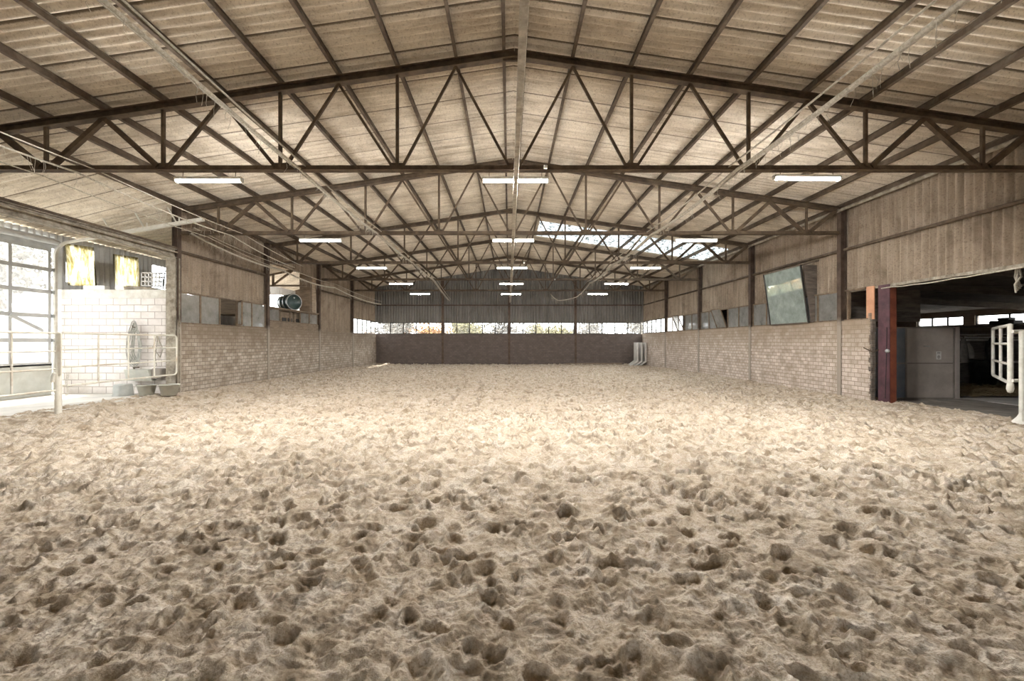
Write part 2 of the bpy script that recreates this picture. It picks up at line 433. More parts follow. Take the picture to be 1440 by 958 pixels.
def build_floor():
    H = sand_raster()
    ys = list(np.linspace(NEAR, 1.2, 40))
    d = 1.25
    while d < 33.5:
        ys.append(d); d += max(.007, min(d * d / 1100 * 1.1, .052))
    ys.append(33.5)
    ys = np.array(ys)
    nc, ns = 1120, 56
    rows = []
    for y in ys:
        w = min(9.9, 1.32 * max(y, 0) + 1.6)
        xs = np.concatenate([np.linspace(-10.7, -w, ns, endpoint=False), np.linspace(-w, w, nc), np.linspace(w, 10.7, ns + 1)[1:]])
        rows.append(xs)
    X = np.array(rows); ny, nx = X.shape
    Y = np.repeat(ys[:, None], nx, 1)
    fx = np.clip((X - SX0) / CELL, 0, H.shape[1] - 2); fy = np.clip((Y - SY0) / CELL, 0, H.shape[0] - 2)
    ix = fx.astype(int); iy = fy.astype(int); tx = fx - ix; ty = fy - iy
    Z = H[iy, ix] * (1 - tx) * (1 - ty) + H[iy, ix + 1] * tx * (1 - ty) + H[iy + 1, ix] * (1 - tx) * ty + H[iy + 1, ix + 1] * tx * ty
    amp = (1 - .35 * smooth(9, 10, np.abs(X))) * (1 + .75 * smooth(3.2, 8.5, Y))
    Z = Z * amp * smooth(-1, -.5, Y) + sand_base(X, Y)
    me = bpy.data.meshes.new('floor')
    V = np.stack([X, Y, Z], -1).reshape(-1, 3).astype(np.float32)
    idx = np.arange(ny * nx).reshape(ny, nx)
    Q = np.stack([idx[:-1, :-1], idx[:-1, 1:], idx[1:, 1:], idx[1:, :-1]], -1).reshape(-1, 4)
    me.vertices.add(len(V)); me.vertices.foreach_set('co', V.ravel())
    me.loops.add(Q.size); me.loops.foreach_set('vertex_index', Q.ravel().astype(np.int32))
    me.polygons.add(len(Q)); me.polygons.foreach_set('loop_start', np.arange(0, Q.size, 4, dtype=np.int32))
    me.polygons.foreach_set('use_smooth', np.ones(len(Q), dtype=bool))
    me.update(); me.validate()
    me.materials.append(M['sand'])
    o = bpy.data.objects.new('floor', me); COL.objects.link(o)
    struct(o, 'pale riding sand churned by hoof prints across the whole hall')
build_floor()

# ------------------------------------------------------------------ ceiling
ROOFZ = TOPZ + .14 + .035
def hallroof(x): return ROOFZ - SLOPE * abs(x - RX)
def roofz(x):
    if x < -10.1:
        return hallroof(-10.1) - .25 * (-10.1 - x)
    return hallroof(x)
def corr(y):
    ph = y / .92; fr = ph - math.floor(ph)
    return .040 * math.cos(2 * PI * y / .184) + .016 * fr
def corrugated_roof(xs, y0, y1, zf, hole=None, seg=8):
    mb = MB()
    n = int(round((y1 - y0) / .184 * seg))
    ys = [y0 + (y1 - y0) * i / n for i in range(n + 1)]
    # a real step at every lap: two rows of points at the overlap
    ys2 = []
    for a, b in zip(ys[:-1], ys[1:]):
        ys2.append((a, None))
        k = math.floor(b / .92)
        if k > math.floor(a / .92):
            ys2.append((k * .92 - 1e-4, None)); ys2.append((k * .92 + 1e-4, None))
    ys2.append((ys[-1], None))
    Y = [a for a, _ in ys2]
    V = [(x, y, zf(x) + corr(y)) for y in Y for x in xs]
    nx = len(xs); F = []
    for i in range(len(Y) - 1):
        for j in range(nx - 1):
            if hole and hole[0] <= (xs[j] + xs[j + 1]) / 2 <= hole[1] and hole[2] <= (Y[i] + Y[i + 1]) / 2 <= hole[3]: continue
            F.append((i * nx + j, i * nx + j + 1, (i + 1) * nx + j + 1, (i + 1) * nx + j))
    mb.add(V, F, True)
    return mb
HOLE = (1.4, 10.0, 20.24, 23.0)
XL = [-10.1, -8.9, -6.7, -4.5, -2.2, RX]
XR = [RX, 1.4, 3.4, 5.6, 7.8, 10.0, 10.45]
cl = struct(corrugated_roof([-13.95, -12] + XL, NEAR - .1, 28.5, roofz).build('ceiling', M['roof']), 'left slope of the corrugated fibre cement roof seen from below')
corrugated_roof([-10.45] + XL[1:], 28.5, FAR + .4, hallroof).build('rear_sheets', M['roof'], cl)
cr = struct(corrugated_roof(XR, NEAR - .1, FAR + .4, hallroof, HOLE).build('ceiling', M['roof']), 'right slope of the corrugated fibre cement roof seen from below')
sk = struct(corrugated_roof(XR[1:6], HOLE[2], HOLE[3], hallroof).build('window_1', M['skylight']), 'bright translucent roof light across the right roof slope, speckled with dirt')
# ridge capping
mb = MB()
mb.prism([(RX - .35, NEAR, ROOFZ + .0), (RX, NEAR, ROOFZ + .07), (RX + .35, NEAR, ROOFZ + .0), (RX, NEAR, ROOFZ + .10)], (0, FAR - NEAR + .3, 0))
struct(mb.build('trim_1', M['roof']), 'ridge capping')

# ------------------------------------------------------------------ purlins
def ordw(i): return ['first', 'second', 'third', 'fourth', 'fifth', 'sixth', 'seventh', 'eighth', 'ninth'][i - 1]
PX = [RX + s * 1.111 * i for s in (-1, 1) for i in range(1, 10)]
proto = None
for s in (-1, 1):
    side = 'left' if s < 0 else 'right'
    for i in range(1, 10):
        x = RX + s * 1.111 * i
        z = TOPZ - SLOPE * abs(x - RX) + .07
        lab = f'brown steel roof purlin, {ordw(i)} one {side} of the ridge, running down the hall'
        if i == 9: lab = f'outermost brown roof purlin above the {side} eave, running down the hall'
        if proto is None:
            mb = MB(); mb.ibeam((0, NEAR, 0), (0, FAR + .2, 0), .06, .14, .012)
            proto = mb.build('roof_purlin', M['purlin']); o = proto
        else:
            o = proto.copy(); COL.objects.link(o)
        o.location = (x, 0, z); o.rotation_euler = (0, s * math.atan(SLOPE), 0)
        tag(o, lab, 'purlin', 'roof purlins')
for s in (-1, 1):
    o = proto.copy(); COL.objects.link(o); o.location = (RX + s * .20, 0, TOPZ + .05); o.rotation_euler = (0, 0, 0)
    tag(o, f'brown ridge purlin just {"left" if s < 0 else "right"} of the roof ridge', 'purlin', 'roof purlins')

# ------------------------------------------------------------------ trusses
BCZ = 5.06
def node_top(i, s): return Vector((RX + s * 1.111 * i, 0, TOPZ - SLOPE * 1.111 * i - .14))
def node_bot(i, s): return Vector((RX + s * 1.111 * i, 0, BCZ + .03))
def make_truss():
    t = thing('roof_truss', 'x', 'truss')
    for s in (-1, 1):
        a = Vector((RX, 0, TOPZ - .07)); b = Vector((RX + s * 9.95, 0, TOPZ - .07 - SLOPE * 9.95))
        MB().ibeam(a, b, .15, .14, .016).build('top_chord', M['steel'], t)
    mb = MB()
    for q in (-1, 1):
        # two angles back to back
        mb.bar((-9.9, q * .045, BCZ - .05), (10.05, q * .045, BCZ - .05), .07, .012)
        mb.bar((-9.9, q * .012, BCZ), (10.05, q * .012, BCZ), .012, .10)
    bc = mb.build('bottom_chord', M['steel'], t)
    for s in (-1, 1):
        for i in (2, 4, 6, 8):
            w = .055
            MB().bar(node_bot(i, s), node_top(i, s), w, w, (0, 1, 0)).build('vertical_strut', M['steel'], t)
        for i in (1, 3, 5, 7, 9):
            for j in (i - 1, i + 1):
                if j > 8: continue
                w = {1: .045, 3: .05, 5: .06, 7: .085, 9: .10}[i]
                p, q = node_top(i, s), node_bot(j, s)
                if i == 9: p = Vector((RX + s * 9.75, 0, TOPZ - SLOPE * 9.75 - .14))
                q = q + Vector((s * (.08 if j < i else -.08), 0, 0)) if i != j else q
                if j > i: q = node_bot(j, s) + Vector((-s * .10, 0, 0))
                else: q = node_bot(j, s) + Vector((s * .10, 0, 0))
                MB().bar(p, q, w, w, (0, 1, 0)).build('diagonal_strut', M['steel'], t)
        for i in (0, 2, 4, 6, 8):
            if i == 0 and s > 0: continue
            c = node_bot(i, s); w = .13 + .012 * i
            MB().prism([(c.x - w, -.006, BCZ - .04), (c.x + w, -.006, BCZ - .04), (c.x + w * .8, -.006, BCZ + .10), (c.x - w * .8, -.006, BCZ + .10)], (0, .012, 0)).build('gusset_plate', M['steel'], bc)
    MB().prism([(RX - .22, -.02, TOPZ - .20), (RX + .22, -.02, TOPZ - .20), (RX + .22, -.02, TOPZ - .05), (RX, -.02, TOPZ - .02), (RX - .22, -.02, TOPZ - .05)], (0, .04, 0)).build('apex_plate', M['steel'], t)
    return t
truss_labels = ['nearest roof truss, large dark steel web spanning the whole picture', 'second roof truss from the camera, ending at the columns beside the right opening',
    'third roof truss from the camera, in front of the bright roof light', 'fourth roof truss from the camera, just behind the bright roof light', 'farthest roof truss, smallest, in front of the end wall']
t0 = make_truss()
for i, y in enumerate(BAYS):
    if i == 0: t0.location = (0, y, 0); t0['label'] = truss_labels[0]; tr = t0
    else: tr = dup(t0, (0, y, 0), truss_labels[i])
    tr['group'] = 'steel roof trusses'

# ------------------------------------------------------------------ lamps
def make_lamp():
    t = thing('fluorescent_lamp', 'x', 'lamp')
    hs = MB().box((-.635, -.05, .035), (.635, .05, .085), .008).build('housing', M['white'], t)
    mb = MB()
    n = 10; prof = [(.046 * math.cos(PI + PI * k / n), .034 + .042 * math.sin(PI + PI * k / n)) for k in range(n + 1)]
    mb.sweep(prof, (-.61, 0, 0), (.61, 0, 0), smooth=False)
    mb.build('diffuser', M['tube'], t)
    for s in (-1, 1):
        MB().box((s * .62 - .015, -.05, -.012), (s * .62 + .015, .05, .06), .006).build('end_cap', M['white'], t)
        MB().tube([(s * .5, 0, .08), (s * .5, .01, .16), (s * .5 + .01, 0, .21)], .006, 6).build('hanger', M['steel'], hs)
    return t
l0 = None; bright = None; dim = None
rows = ['nearest row', 'second row', 'third row', 'fourth row', 'farthest row']
for i, y in enumerate(BAYS):
    for x, w in ((-5.7, 'left'), (.12, 'centre'), (5.65, 'right')):
        lab = f'glowing white tube lamp, {w} one in the {rows[i]}, hung under a truss'
        if l0 is None: l0 = make_lamp(); o = l0; o.location = (x, y, 4.80); o['label'] = lab
        else: o = dup(l0, (x, y, 4.80), lab)
        if i > 0:
            for ch in o.children:
                if ch.name.startswith('diffuser'):
                    if dim is None: dim = ch.data.copy(); dim.materials[0] = M['tube']
                    ch.data = dim
        o['group'] = 'tube lamps under the trusses'
        if i == 0:      # the nearest row burns brighter
            for ch in o.children:
                if ch.name.startswith('diffuser'):
                    ch.data = bright if bright else ch.data.copy(); bright = ch.data
                    ch.data.materials[0] = M['tube_new']
        if i == 0 and w == 'right': o.rotation_euler = (0, math.radians(.6), 0); o.location.z = 4.84

# ------------------------------------------------------------------ columns
def make_column():
    mb = MB(); mb.ibeam((0, 0, -.1), (0, 0, 5.86), .16, .17, .014, up=(1, 0, 0))
    return mb.build('steel_column', M['column'])
c0 = None
names = ['at the near truss', 'beside the large opening', 'third along', 'fourth along', 'last before the end wall']
for s in (-1, 1):
    side = 'left' if s < 0 else 'right'
    labs = [f'brown steel column at the {side} edge carrying the nearest truss',
            'dusty brown steel column between the white block room and left hall wall' if s < 0 else 'brown steel column on the right wall carrying the second truss, beside the stable opening',
            'brown steel column on the left wall, left of the opening with the drum' if s < 0 else 'brown steel column on the right wall, left of the tilted mirror',
            'brown steel column on the left wall, right of the opening with the drum' if s < 0 else 'brown steel column on the right wall carrying the fourth truss',
            f'brown steel column on the {side} wall carrying the farthest truss']
    for i, y in enumerate(BAYS):
        if i == 0: continue
        if c0 is None: c0 = make_column(); o = c0
        else: o = c0.copy(); COL.objects.link(o)
        o.location = (s * 10.055, y, 0); tag(o, labs[i], 'column', 'wall columns')
for x, w in ((-5, 'left'), (0.0, 'middle'), (5, 'right')):
    o = c0.copy(); COL.objects.link(o); o.location = (x, FAR + .06, 0); o.rotation_euler = (0, 0, PI / 2)
    o.scale = (1, 1, 1.12)
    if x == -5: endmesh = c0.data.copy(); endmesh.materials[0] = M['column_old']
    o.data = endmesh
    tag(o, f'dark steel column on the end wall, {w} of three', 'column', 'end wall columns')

# ------------------------------------------------------------------ walls
GIRT = 4.53; SILLR, SILLL, HEAD = 2.39, 2.32, 3.31
def vcorr(mb, x, y0, y1, zlo, zhi, axis='y', wl=.2, amp=.05, seg=10):
    """vertical corrugated sheet; zlo, zhi may be functions of the running coordinate"""
    n = max(2, int((y1 - y0) / wl * seg))
    V = []
    for i in range(n + 1):
        t = y0 + (y1 - y0) * i / n; a = amp * math.cos(2 * PI * t / wl)
        lo = zlo(t) if callable(zlo) else zlo; hi = zhi(t) if callable(zhi) else zhi
        for z in (lo, hi): V.append((x + a, t, z) if axis == 'y' else (t, x + a, z))
    mb.add(V, [(2 * i, 2 * i + 1, 2 * i + 3, 2 * i + 2) for i in range(n)], True)
def side_wall(s):
    side = 'left' if s < 0 else 'right'; sill = SILLL if s < 0 else SILLR
    mb = MB()
    xs = sorted((s * 10.0, s * 10.15))
    y0 = 13.44 if s < 0 else 12.38
    mb.box((xs[0], y0, -.3), (xs[1], FAR, sill))
    # the hall's near part, unseen behind and beside the camera, closes the room
    mb.box((xs[0], NEAR, -.3), (xs[1], 3.44 if s < 0 else 4.0, sill))
    if s > 0:   # ragged broken end of the block wall at the opening
        r = random.Random(3)
        for k in range(21):
            w = r.choice([.0, .02, .03, .05, .06])
            if w: mb.box((10.0, 12.38 - w, -.05 + k * .125), (10.14, 12.38, -.05 + k * .125 + .115))
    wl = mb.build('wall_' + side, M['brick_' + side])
    if s > 0:
        r = random.Random(13); e = MB()
        for k in range(42):
            w = r.uniform(.015, .07); e.box((10.02, 12.32 - w, -.05 + k * .058), (10.12, 12.40, -.05 + k * .058 + .056))
        e.build('broken_edge', M['wood_dark'], wl)
    struct(wl, f'{side} long wall of pale blocks below and brown corrugated sheets above')
    cx = s * 10.17
    roofh = hallroof(cx) - .03
    mb = MB()
    ys = [(13.44, 18.44), (23.44, 28.44), (28.44, FAR + .22)] if s < 0 else [(4.0, FAR + .22)]
    for a, b in ys: vcorr(mb, cx + s * .03, a, b, GIRT - .12, roofh); vcorr(mb, cx - s * .0, a, b, HEAD if not (s < 0 and a == 23.44) else sill, GIRT + .02)
    if s < 0: vcorr(mb, cx, 18.44, 23.44, 5.1, roofh)
    vcorr(mb, cx, NEAR, 3.44 if s < 0 else 4.0, sill, roofh)
    mb.build('cladding', M['clad'], wl)
    for a, b in ((13.44, 18.44), (18.44, 23.44), (23.44, 28.44), (28.44, FAR)) + (((4.0, 13.44),) if s > 0 else ()):
        if s < 0 and a == 18.44: continue
        MB().tube([(s * 10.08, a + .09, GIRT), (s * 10.08, b - .09, GIRT)], .045, 8).build('girt_rail', M['purlin'], wl)
    return wl
WL = side_wall(-1); WR = side_wall(1)
# eave beams
for s, (a, b) in ((1, (4.0, FAR)),):
    struct(MB().tube([(s * 9.95, a, 5.72), (s * 9.95, b, 5.72)], .05, 8).build('trim_2', M['dusty']), 'pale pipe along the right eave')
# end wall
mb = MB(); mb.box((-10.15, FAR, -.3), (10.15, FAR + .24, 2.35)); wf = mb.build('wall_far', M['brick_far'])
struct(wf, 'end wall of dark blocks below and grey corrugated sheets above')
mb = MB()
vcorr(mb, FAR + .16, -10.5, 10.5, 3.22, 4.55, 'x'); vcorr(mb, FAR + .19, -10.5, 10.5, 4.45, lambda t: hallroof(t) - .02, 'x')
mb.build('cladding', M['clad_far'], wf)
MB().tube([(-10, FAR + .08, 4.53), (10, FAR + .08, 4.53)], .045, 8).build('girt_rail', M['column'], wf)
mb = MB(); mb.box((-10.15, NEAR - .2, -.3), (-1.0, NEAR, 6.0)); mb.box((2.2, NEAR - .2, -.3), (10.15, NEAR, 6.0)); mb.box((-1.0, NEAR - .2, 3.4), (2.2, NEAR, 6.0)); mb.prism([(-10.15, NEAR - .2, 6.0), (10.15, NEAR - .2, 6.0), (RX, NEAR - .2, 7.45)], (0, .2, 0))  # unseen; doorway gap added to let sky fill light onto the foreground sand
struct(mb.build('wall_near', M['brick_far']), 'near end wall behind the camera')

# ------------------------------------------------------------------ windows
WN = [1]
def window(y0, y1, zlo, zhi, axis, pos, npane, glass, frame, skip=(), label=None, bars=.045):
    """a band of panes; running coordinate y0..y1"""
    WN[0] += 1
    def pt(t, z, off=0): return (pos + off, t, z) if axis == 'y' else (t, pos + off, z)
    def bx(mb, t0, t1, z0, z1, th):
        a = pt(t0, z0, -th / 2); b = pt(t1, z1, th / 2); return mb.box(a, b)
    mb = MB()
    bx(mb, y0, y1, zlo, zlo + bars, .06); bx(mb, y0, y1, zhi - bars, zhi, .06)
    bx(mb, y0, y0 + bars, zlo + bars, zhi - bars, .06); bx(mb, y1 - bars, y1, zlo + bars, zhi - bars, .06)
    w = mb.build(f'window_{WN[0]}', frame); struct(w, label)
    st = (y1 - y0) / npane
    for k in range(npane):
        a, b = y0 + k * st, y0 + (k + 1) * st
        if k:
            mb = MB(); bx(mb, a - bars * .75, a + bars * .75, zlo + bars, zhi - bars, .05); mb.build('mullion', frame, w)
        if k in skip: continue
        mb = MB(); bx(mb, a + bars * .5, b - bars * .5, zlo + bars * .9, zhi - bars * .9, .006); mb.build('pane', glass, w)
    return w
cut = .085
ylist = [13.44, 18.44, 23.44, 28.44, FAR]
# right wall bands
window(13.44 + cut, 18.44 - cut, SILLR, HEAD, 'y', 10.08, 5, M['glass_dusty'], M['mould'], label='window band of dusty panes behind the tilted mirror')
wv1 = window(18.44 + cut, 23.44 - cut, SILLR, HEAD, 'y', 10.08, 5, M['glass_dusty'], M['mould'], skip=(2,), label='window band on the right wall with one pane tilted inward, nearer of two')
wv2 = window(23.44 + cut, 28.44 - cut, SILLR, HEAD, 'y', 10.08, 5, M['glass_dusty'], M['mould'], skip=(2,), label='window band on the right wall with one pane tilted inward, farther of two')
window(28.44 + cut, FAR - .05, SILLR, HEAD, 'y', 10.08, 5, M['glass_clear'], M['blackframe'], label='bright window band in the far right corner')
window(13.44 + cut, 18.44 - cut, SILLL, HEAD, 'y', -10.08, 5, M['glass_dusty'], M['mould'], skip=(2,), label='window band of grey dusty panes on the left wall')
window(28.44 + cut, FAR - .05, SILLL, HEAD, 'y', -10.08, 5, M['glass_clear'], M['blackframe'], label='bright window band in the far left corner')
for k in range(4):
    window(-10 + 5 * k + .08, -5 + 5 * k - .08, 2.35, 3.22, 'x', FAR + .12, 5, M['glass_clear'], M['blackframe'], label=f'{["first", "second", "third", "fourth"][k]} window band from the left in the end wall')
def sash(name, win, y0, y1, x, z0, z1, tilt, s):
    """bottom-hung sash leaning into the hall by tilt metres at its top"""
    f = MB()
    def q(t, z): return Vector((x - s * tilt * (z - z0) / (z1 - z0), t, z))
    b = .05
    for a in ((q(y0, z0), q(y0, z1)), (q(y1, z0), q(y1, z1)), (q(y0, z0), q(y1, z0)), (q(y0, z1), q(y1, z1))):
        f.bar(a[0], a[1], .045, .045, (0, 1, 0) if abs((a[1] - a[0]).y) < .01 else (0, 0, 1))
    f.build('tilted_sash', M['mould'], win)
    g = MB(); g.prism([q(y0, z0), q(y1, z0), q(y1, z1), q(y0, z1)], (.006, 0, 0)); g.build('tilted_pane', M['glass_dusty'], win)
st = (5 - 2 * cut) / 5
sash('sash', wv1, 18.44 + cut + 2 * st + .03, 18.44 + cut + 3 * st - .03, 10.02, SILLR + .03, HEAD - .02, .30, 1)
sash('sash', wv2, 23.44 + cut + 2 * st + .03, 23.44 + cut + 3 * st - .03, 10.02, SILLR + .03, HEAD - .02, .34, 1)
wleft = [o for o in bpy.data.objects if o.get('label') == 'window band of grey dusty panes on the left wall'][0]
f = MB()     # side-hung sash standing open into the hall
ya = 13.44 + cut + 2 * st + .45; yb = ya + .35
for z in (SILLL + .07, HEAD - .07): f.bar((-10.02, ya + .5, z), (-9.62, ya + .1, z), .04, .05)
for p in ((-10.02, ya + .5), (-9.62, ya + .1)): f.bar((p[0], p[1], SILLL + .07), (p[0], p[1], HEAD - .07), .045, .045)
f.build('open_sash', M['mould'], wleft)
g = MB(); g.prism([(-10.02, ya + .5, SILLL + .07), (-9.62, ya + .1, SILLL + .07), (-9.62, ya + .1, HEAD - .07), (-10.02, ya + .5, HEAD - .07)], (.004, .004, 0)); g.build('open_pane', M['glass_dusty'], wleft)

# mirror
t = thing('arena_mirror', 'large tilted riding mirror with greenish glass on the right wall', 'mirror', (9.98, 15.8, SILLR))
ya, yb, z0, z1, lean = 14.78, 16.84, SILLR + .02, 4.30, .26
def mq(y, z, o=0): return Vector((9.93 - lean * (z - z0) / (z1 - z0) - o, y, z))
MB().prism([mq(ya, z0), mq(yb, z0), mq(yb, z1), mq(ya, z1)], (-.006, 0, 0)).build('mirror_glass', M['mirror'], t)
MB().prism([mq(ya - .02, z0 - .02, -.01), mq(yb + .02, z0 - .02, -.01), mq(yb + .02, z1 + .02, -.01), mq(ya - .02, z1 + .02, -.01)], (.03, 0, 0)).build('back_board', M['wood_dark'], t)
for y in (ya - .03, yb + .03):
    MB().bar(mq(y, z0 - .02), mq(y, z1 + .02), .04, .05, (0, 1, 0)).build('frame_strip', M['blackframe'], t)
for z in (z0, z1):
    MB().bar(mq(ya - .03, z), mq(yb + .03, z), .04, .03).build('frame_strip', M['wood_dark'], t)
MB().prism([(10.14, ya - .14, z0), mq(ya - .14, z0, -.02), mq(ya - .14, z1, -.02), (10.14, ya - .14, z1)], (0, .02, 0)).build('gap_shade_board', M['wood_dark'], t)  # dark sheet standing in for the shadowed gap behind the mirror
MB().bar(mq(ya + .1, z1), (10.1, ya - .3, z1 + .12), .04, .04).build('stay', M['purlin'], t)

# ------------------------------------------------------------------ left lean-to (open bay with sectional door)
AX = -13.65
mb = MB(); mb.box((-14.1, NEAR, -.2), (-10.25, 28.5, .20)); struct(mb.build('floor', M['concrete']), 'dusty concrete floor of the left lean-to')
# block wall
mb = MB(); mb.box((AX, 13.44, 0), (-10.17, 13.64, 3.30)); r = random.Random(5)
wb = mb.build('wall_back', M['brick_white']); struct(wb, 'white block wall closing the left bay beside the sectional door')
mb = MB(); mb.box((AX, 13.43, 3.08), (-10.25, 13.65, 3.34)); mb.build('ring_beam', M['white'], wb)
mb = MB()
for k in range(30):
    w = r.uniform(.02, .09); mb.box((-10.17 - .02, 13.42, .2 + k * .1), (-10.17 + w, 13.6, .2 + k * .1 + .1))
mb.build('broken_edge', M['concrete_dark'], wb)
# outer side wall in grey sheets, with openings for the two yellowed sheets and a window
mb = MB(); vx = AX - .06
rz = roofz(vx) - .03
ops = [(13.75, 14.62, 3.62, 4.75), (15.42, 16.32, 3.62, 4.75), (17.1, 18.2, 3.62, 4.72)]
prev = 13.35
for a, b, lo, hi in ops:
    vcorr(mb, vx, prev, a, .2, rz); vcorr(mb, vx, a, b, .2, lo); vcorr(mb, vx, a, b, hi, rz); prev = b
vcorr(mb, vx, prev, 22.0, .2, rz)
vcorr(mb, vx, 22.0, 28.5, .2, 3.2); vcorr(mb, vx, 22.0, 28.5, 4.4, rz)
vcorr(mb, vx, NEAR, 8.9, .2, rz); vcorr(mb, vx, 8.9, 13.35, 4.86, rz)
ws = mb.build('wall_outer_left', M['clad_grey']); struct(ws, 'grey corrugated outer wall of the left lean-to')
mb = MB(); mb.box((-14.0, 28.4, 0), (-10.15, 28.55, 5.9)); mb.box((-14.0, NEAR - .2, 0), (-10.15, NEAR, 5.9)); struct(mb.build('wall_outer_end', M['wood']), 'end boards of the left lean-to')
for k, (a, b, lo, hi, ang) in enumerate(((13.68, 14.66, 3.55, 4.83, 5), (15.36, 16.4, 3.55, 4.83, 4))):
    mb = MB()
    n = 30; c = Vector((vx + .07, (a + b) / 2, (lo + hi) / 2)); V = []
    for i in range(n + 1):
        tt = a + (b - a) * i / n
        for z in (lo, hi): V.append((vx + .07 + .02 * math.cos(2 * PI * tt / .15), tt, z))
    mb.add(V, [(2 * i, 2 * i + 1, 2 * i + 3, 2 * i + 2) for i in range(n)], True)
    mb.xf(Matrix.Translation(c) @ Matrix.Rotation(math.radians(ang), 4, 'X') @ Matrix.Translation(-c))
    o = mb.build('translucent_sheet', M['yellowsheet'])
    tag(o, 'yellowed translucent corrugated sheet hung crooked, ' + ('next to the sectional door' if k == 0 else 'behind the white basket'), 'sheet', 'yellowed sheets')
# lintel beam over the bay
mb = MB(); mb.ibeam((-10.06, 3.6, 4.42), (-10.06, 13.36, 4.42), .16, .26, .02)
lb = mb.build('lintel_beam', M['dusty']); tag(lb, 'dusty steel lintel beam across the top of the left open bay', 'beam')
MB().tube([(-9.93, 3.6, 4.44), (-9.93, 13.3, 4.44)], .028, 8).build('conduit', M['dusty'], lb)
MB().bar((-10.06, 3.6, 4.58), (-10.06, 13.36, 4.58), .2, .05).build('timber_plate', M['purlin'], lb)
# dusty lower casing of the first visible left column
mb = MB(); mb.ibeam((-10.08, 13.33, 0), (-10.08, 13.33, 4.28), .28, .2, .02, up=(0, 1, 0))
for z in np.arange(.5, 4.2, .42): mb.box((-10.21, 13.235, z), (-9.95, 13.25, z + .05))
o = mb.build('battened_column', M['dusty']); tag(o, 'dusty battened double steel column at the end of the white block wall', 'column')
o2 = [q for q in bpy.data.objects if q.get('label', '').startswith('dusty brown steel column between')][0]
o2['label'] = 'brown steel column on the left wall, right behind the dusty battened column'

# sectional door
t = thing('door_1', None, None, (AX, 11.0, .2)); struct(t, 'glazed sectional door of the left bay')
y0, y1 = 9.0, 13.24
zs = [4.50, 3.90, 3.24, 2.53, 1.81, 1.12]
f = MB()
for z in zs: f.box((AX - .02, y0, z - .055), (AX + .03, y1, z + .055))
ny = 4
for k in range(ny + 1):
    y = y1 - .06 - (y1 - y0 - .06) * k / ny
    for za, zb in zip(zs[1:], zs[:-1]): f.box((AX - .015, y - .045, za + .05), (AX + .025, y + .045, zb - .05))
f.build('door_frame', M['doorframe'], t)
MB().box((AX - .02, y0, .2), (AX + .03, y1, 1.12), .01).build('kick_panel', M['doorpanel'], t)
for k in range(ny):
    a = y1 - .06 - (y1 - y0 - .06) * (k + 1) / ny + .045; b = y1 - .06 - (y1 - y0 - .06) * k / ny - .045
    for za, zb in zip(zs[1:], zs[:-1]): MB().box((AX + .0, a, za + .05), (AX + .008, b, zb - .05)).build('pane', M['glass_door'], t)
MB().bar((AX + .06, 12.1, 2.50), (AX + .06, 12.95, 2.08), .05, .09).build('lock_bar', M['doorframe'], t)
MB().tube([(AX + .12, y0, 4.72), (AX + .12, y1 + .1, 4.72)], .075, 12).build('spring_shaft', M['doorframe'], t)
MB().box((AX - .03, y0, 4.56), (AX + .02, y1 + .1, 4.86)).build('header_panel', M['doorframe'], t)
for z in (3.9, 3.24, 2.53, 1.81):
    MB().box((AX + .03, y1 - .02, z - .05), (AX + .09, y1 + .05, z + .05)).build('roller_bracket', M['galv'], t)
# track: vertical, bend, rising along the roof
pts = [Vector((AX + .07, 13.30, .25)), Vector((AX + .07, 13.30, 4.30))]
for k in range(1, 9):
    a = k / 9 * math.radians(81); pts.append(Vector((AX + .07 + .45 * (1 - math.cos(a)), 13.30, 4.30 + .45 * math.sin(a))))
e0 = pts[-1]; pts.append(Vector((e0.x + .25, 13.30, e0.z + .045)))
e0 = pts[-1]; pts.append(Vector((-9.15, 13.30, e0.z + (-9.15 - e0.x) * .165)))
t = thing('door_track', 'white curved guide track of the sectional door, rising under the roof', 'track', (AX, 13.3, .25))
mb = MB()
for a, b in zip(pts[:-1], pts[1:]): mb.bar(a - (b - a).normalized() * .004, b, .06, .075, (0, 1, 0))
mb.build('rail', M['white'], t)
mb = MB(); a = pts[-2]; b = pts[-1]
mb.bar(a.lerp(b, .35) + Vector((0, 0, .02)), b + Vector((0, 0, .02)), .09, .12, (0, 1, 0)); mb.build('cover_channel', M['white'], t)
for q in (.30, .55, .80):
    p = a.lerp(b, q); hz = roofz(p.x) - .02
    mb = MB(); mb.bar(p, p + Vector((-.30, 0, min(.5, hz - p.z))), .03, .035, (0, 1, 0)); mb.bar(p + Vector((.05, 0, 0)), p + Vector((.05, 0, .2)), .03, .03, (0, 1, 0)); mb.build('hanger', M['white'], t)

# things on the block wall
mb = MB(); mb.box((-12.9, 13.46, 3.34), (-12.25, 13.64, 3.47), .012); tag(mb.build('foam_block', M['whitebox']), 'white foam block lying on top of the white block wall', 'block')
mb = MB(); mb.prism([(-11.65, 13.45, 3.34), (-10.6, 13.45, 3.34), (-10.75, 13.45, 3.40), (-11.5, 13.45, 3.47), (-11.68, 13.45, 3.44)], (0, .18, 0)); tag(mb.build('old_board', M['dusty']), 'grey dusty board lying on the block wall under the white basket', 'board')
t = thing('wire_basket', 'white plastic basket with open mesh sides on the block wall', 'basket', (-10.85, 13.55, 3.47))
mb = MB(); x0, x1 = -11.15, -10.62
for z in (3.47, 3.60, 3.73, 3.86):
    for y in (13.47, 13.63): mb.bar((x0, y, z), (x1, y, z), .012, .028)
    for x in (x0, x1): mb.bar((x, 13.47, z), (x, 13.63, z), .012, .028)
mb.build('hoops', M['whitebox'], t); mb = MB()
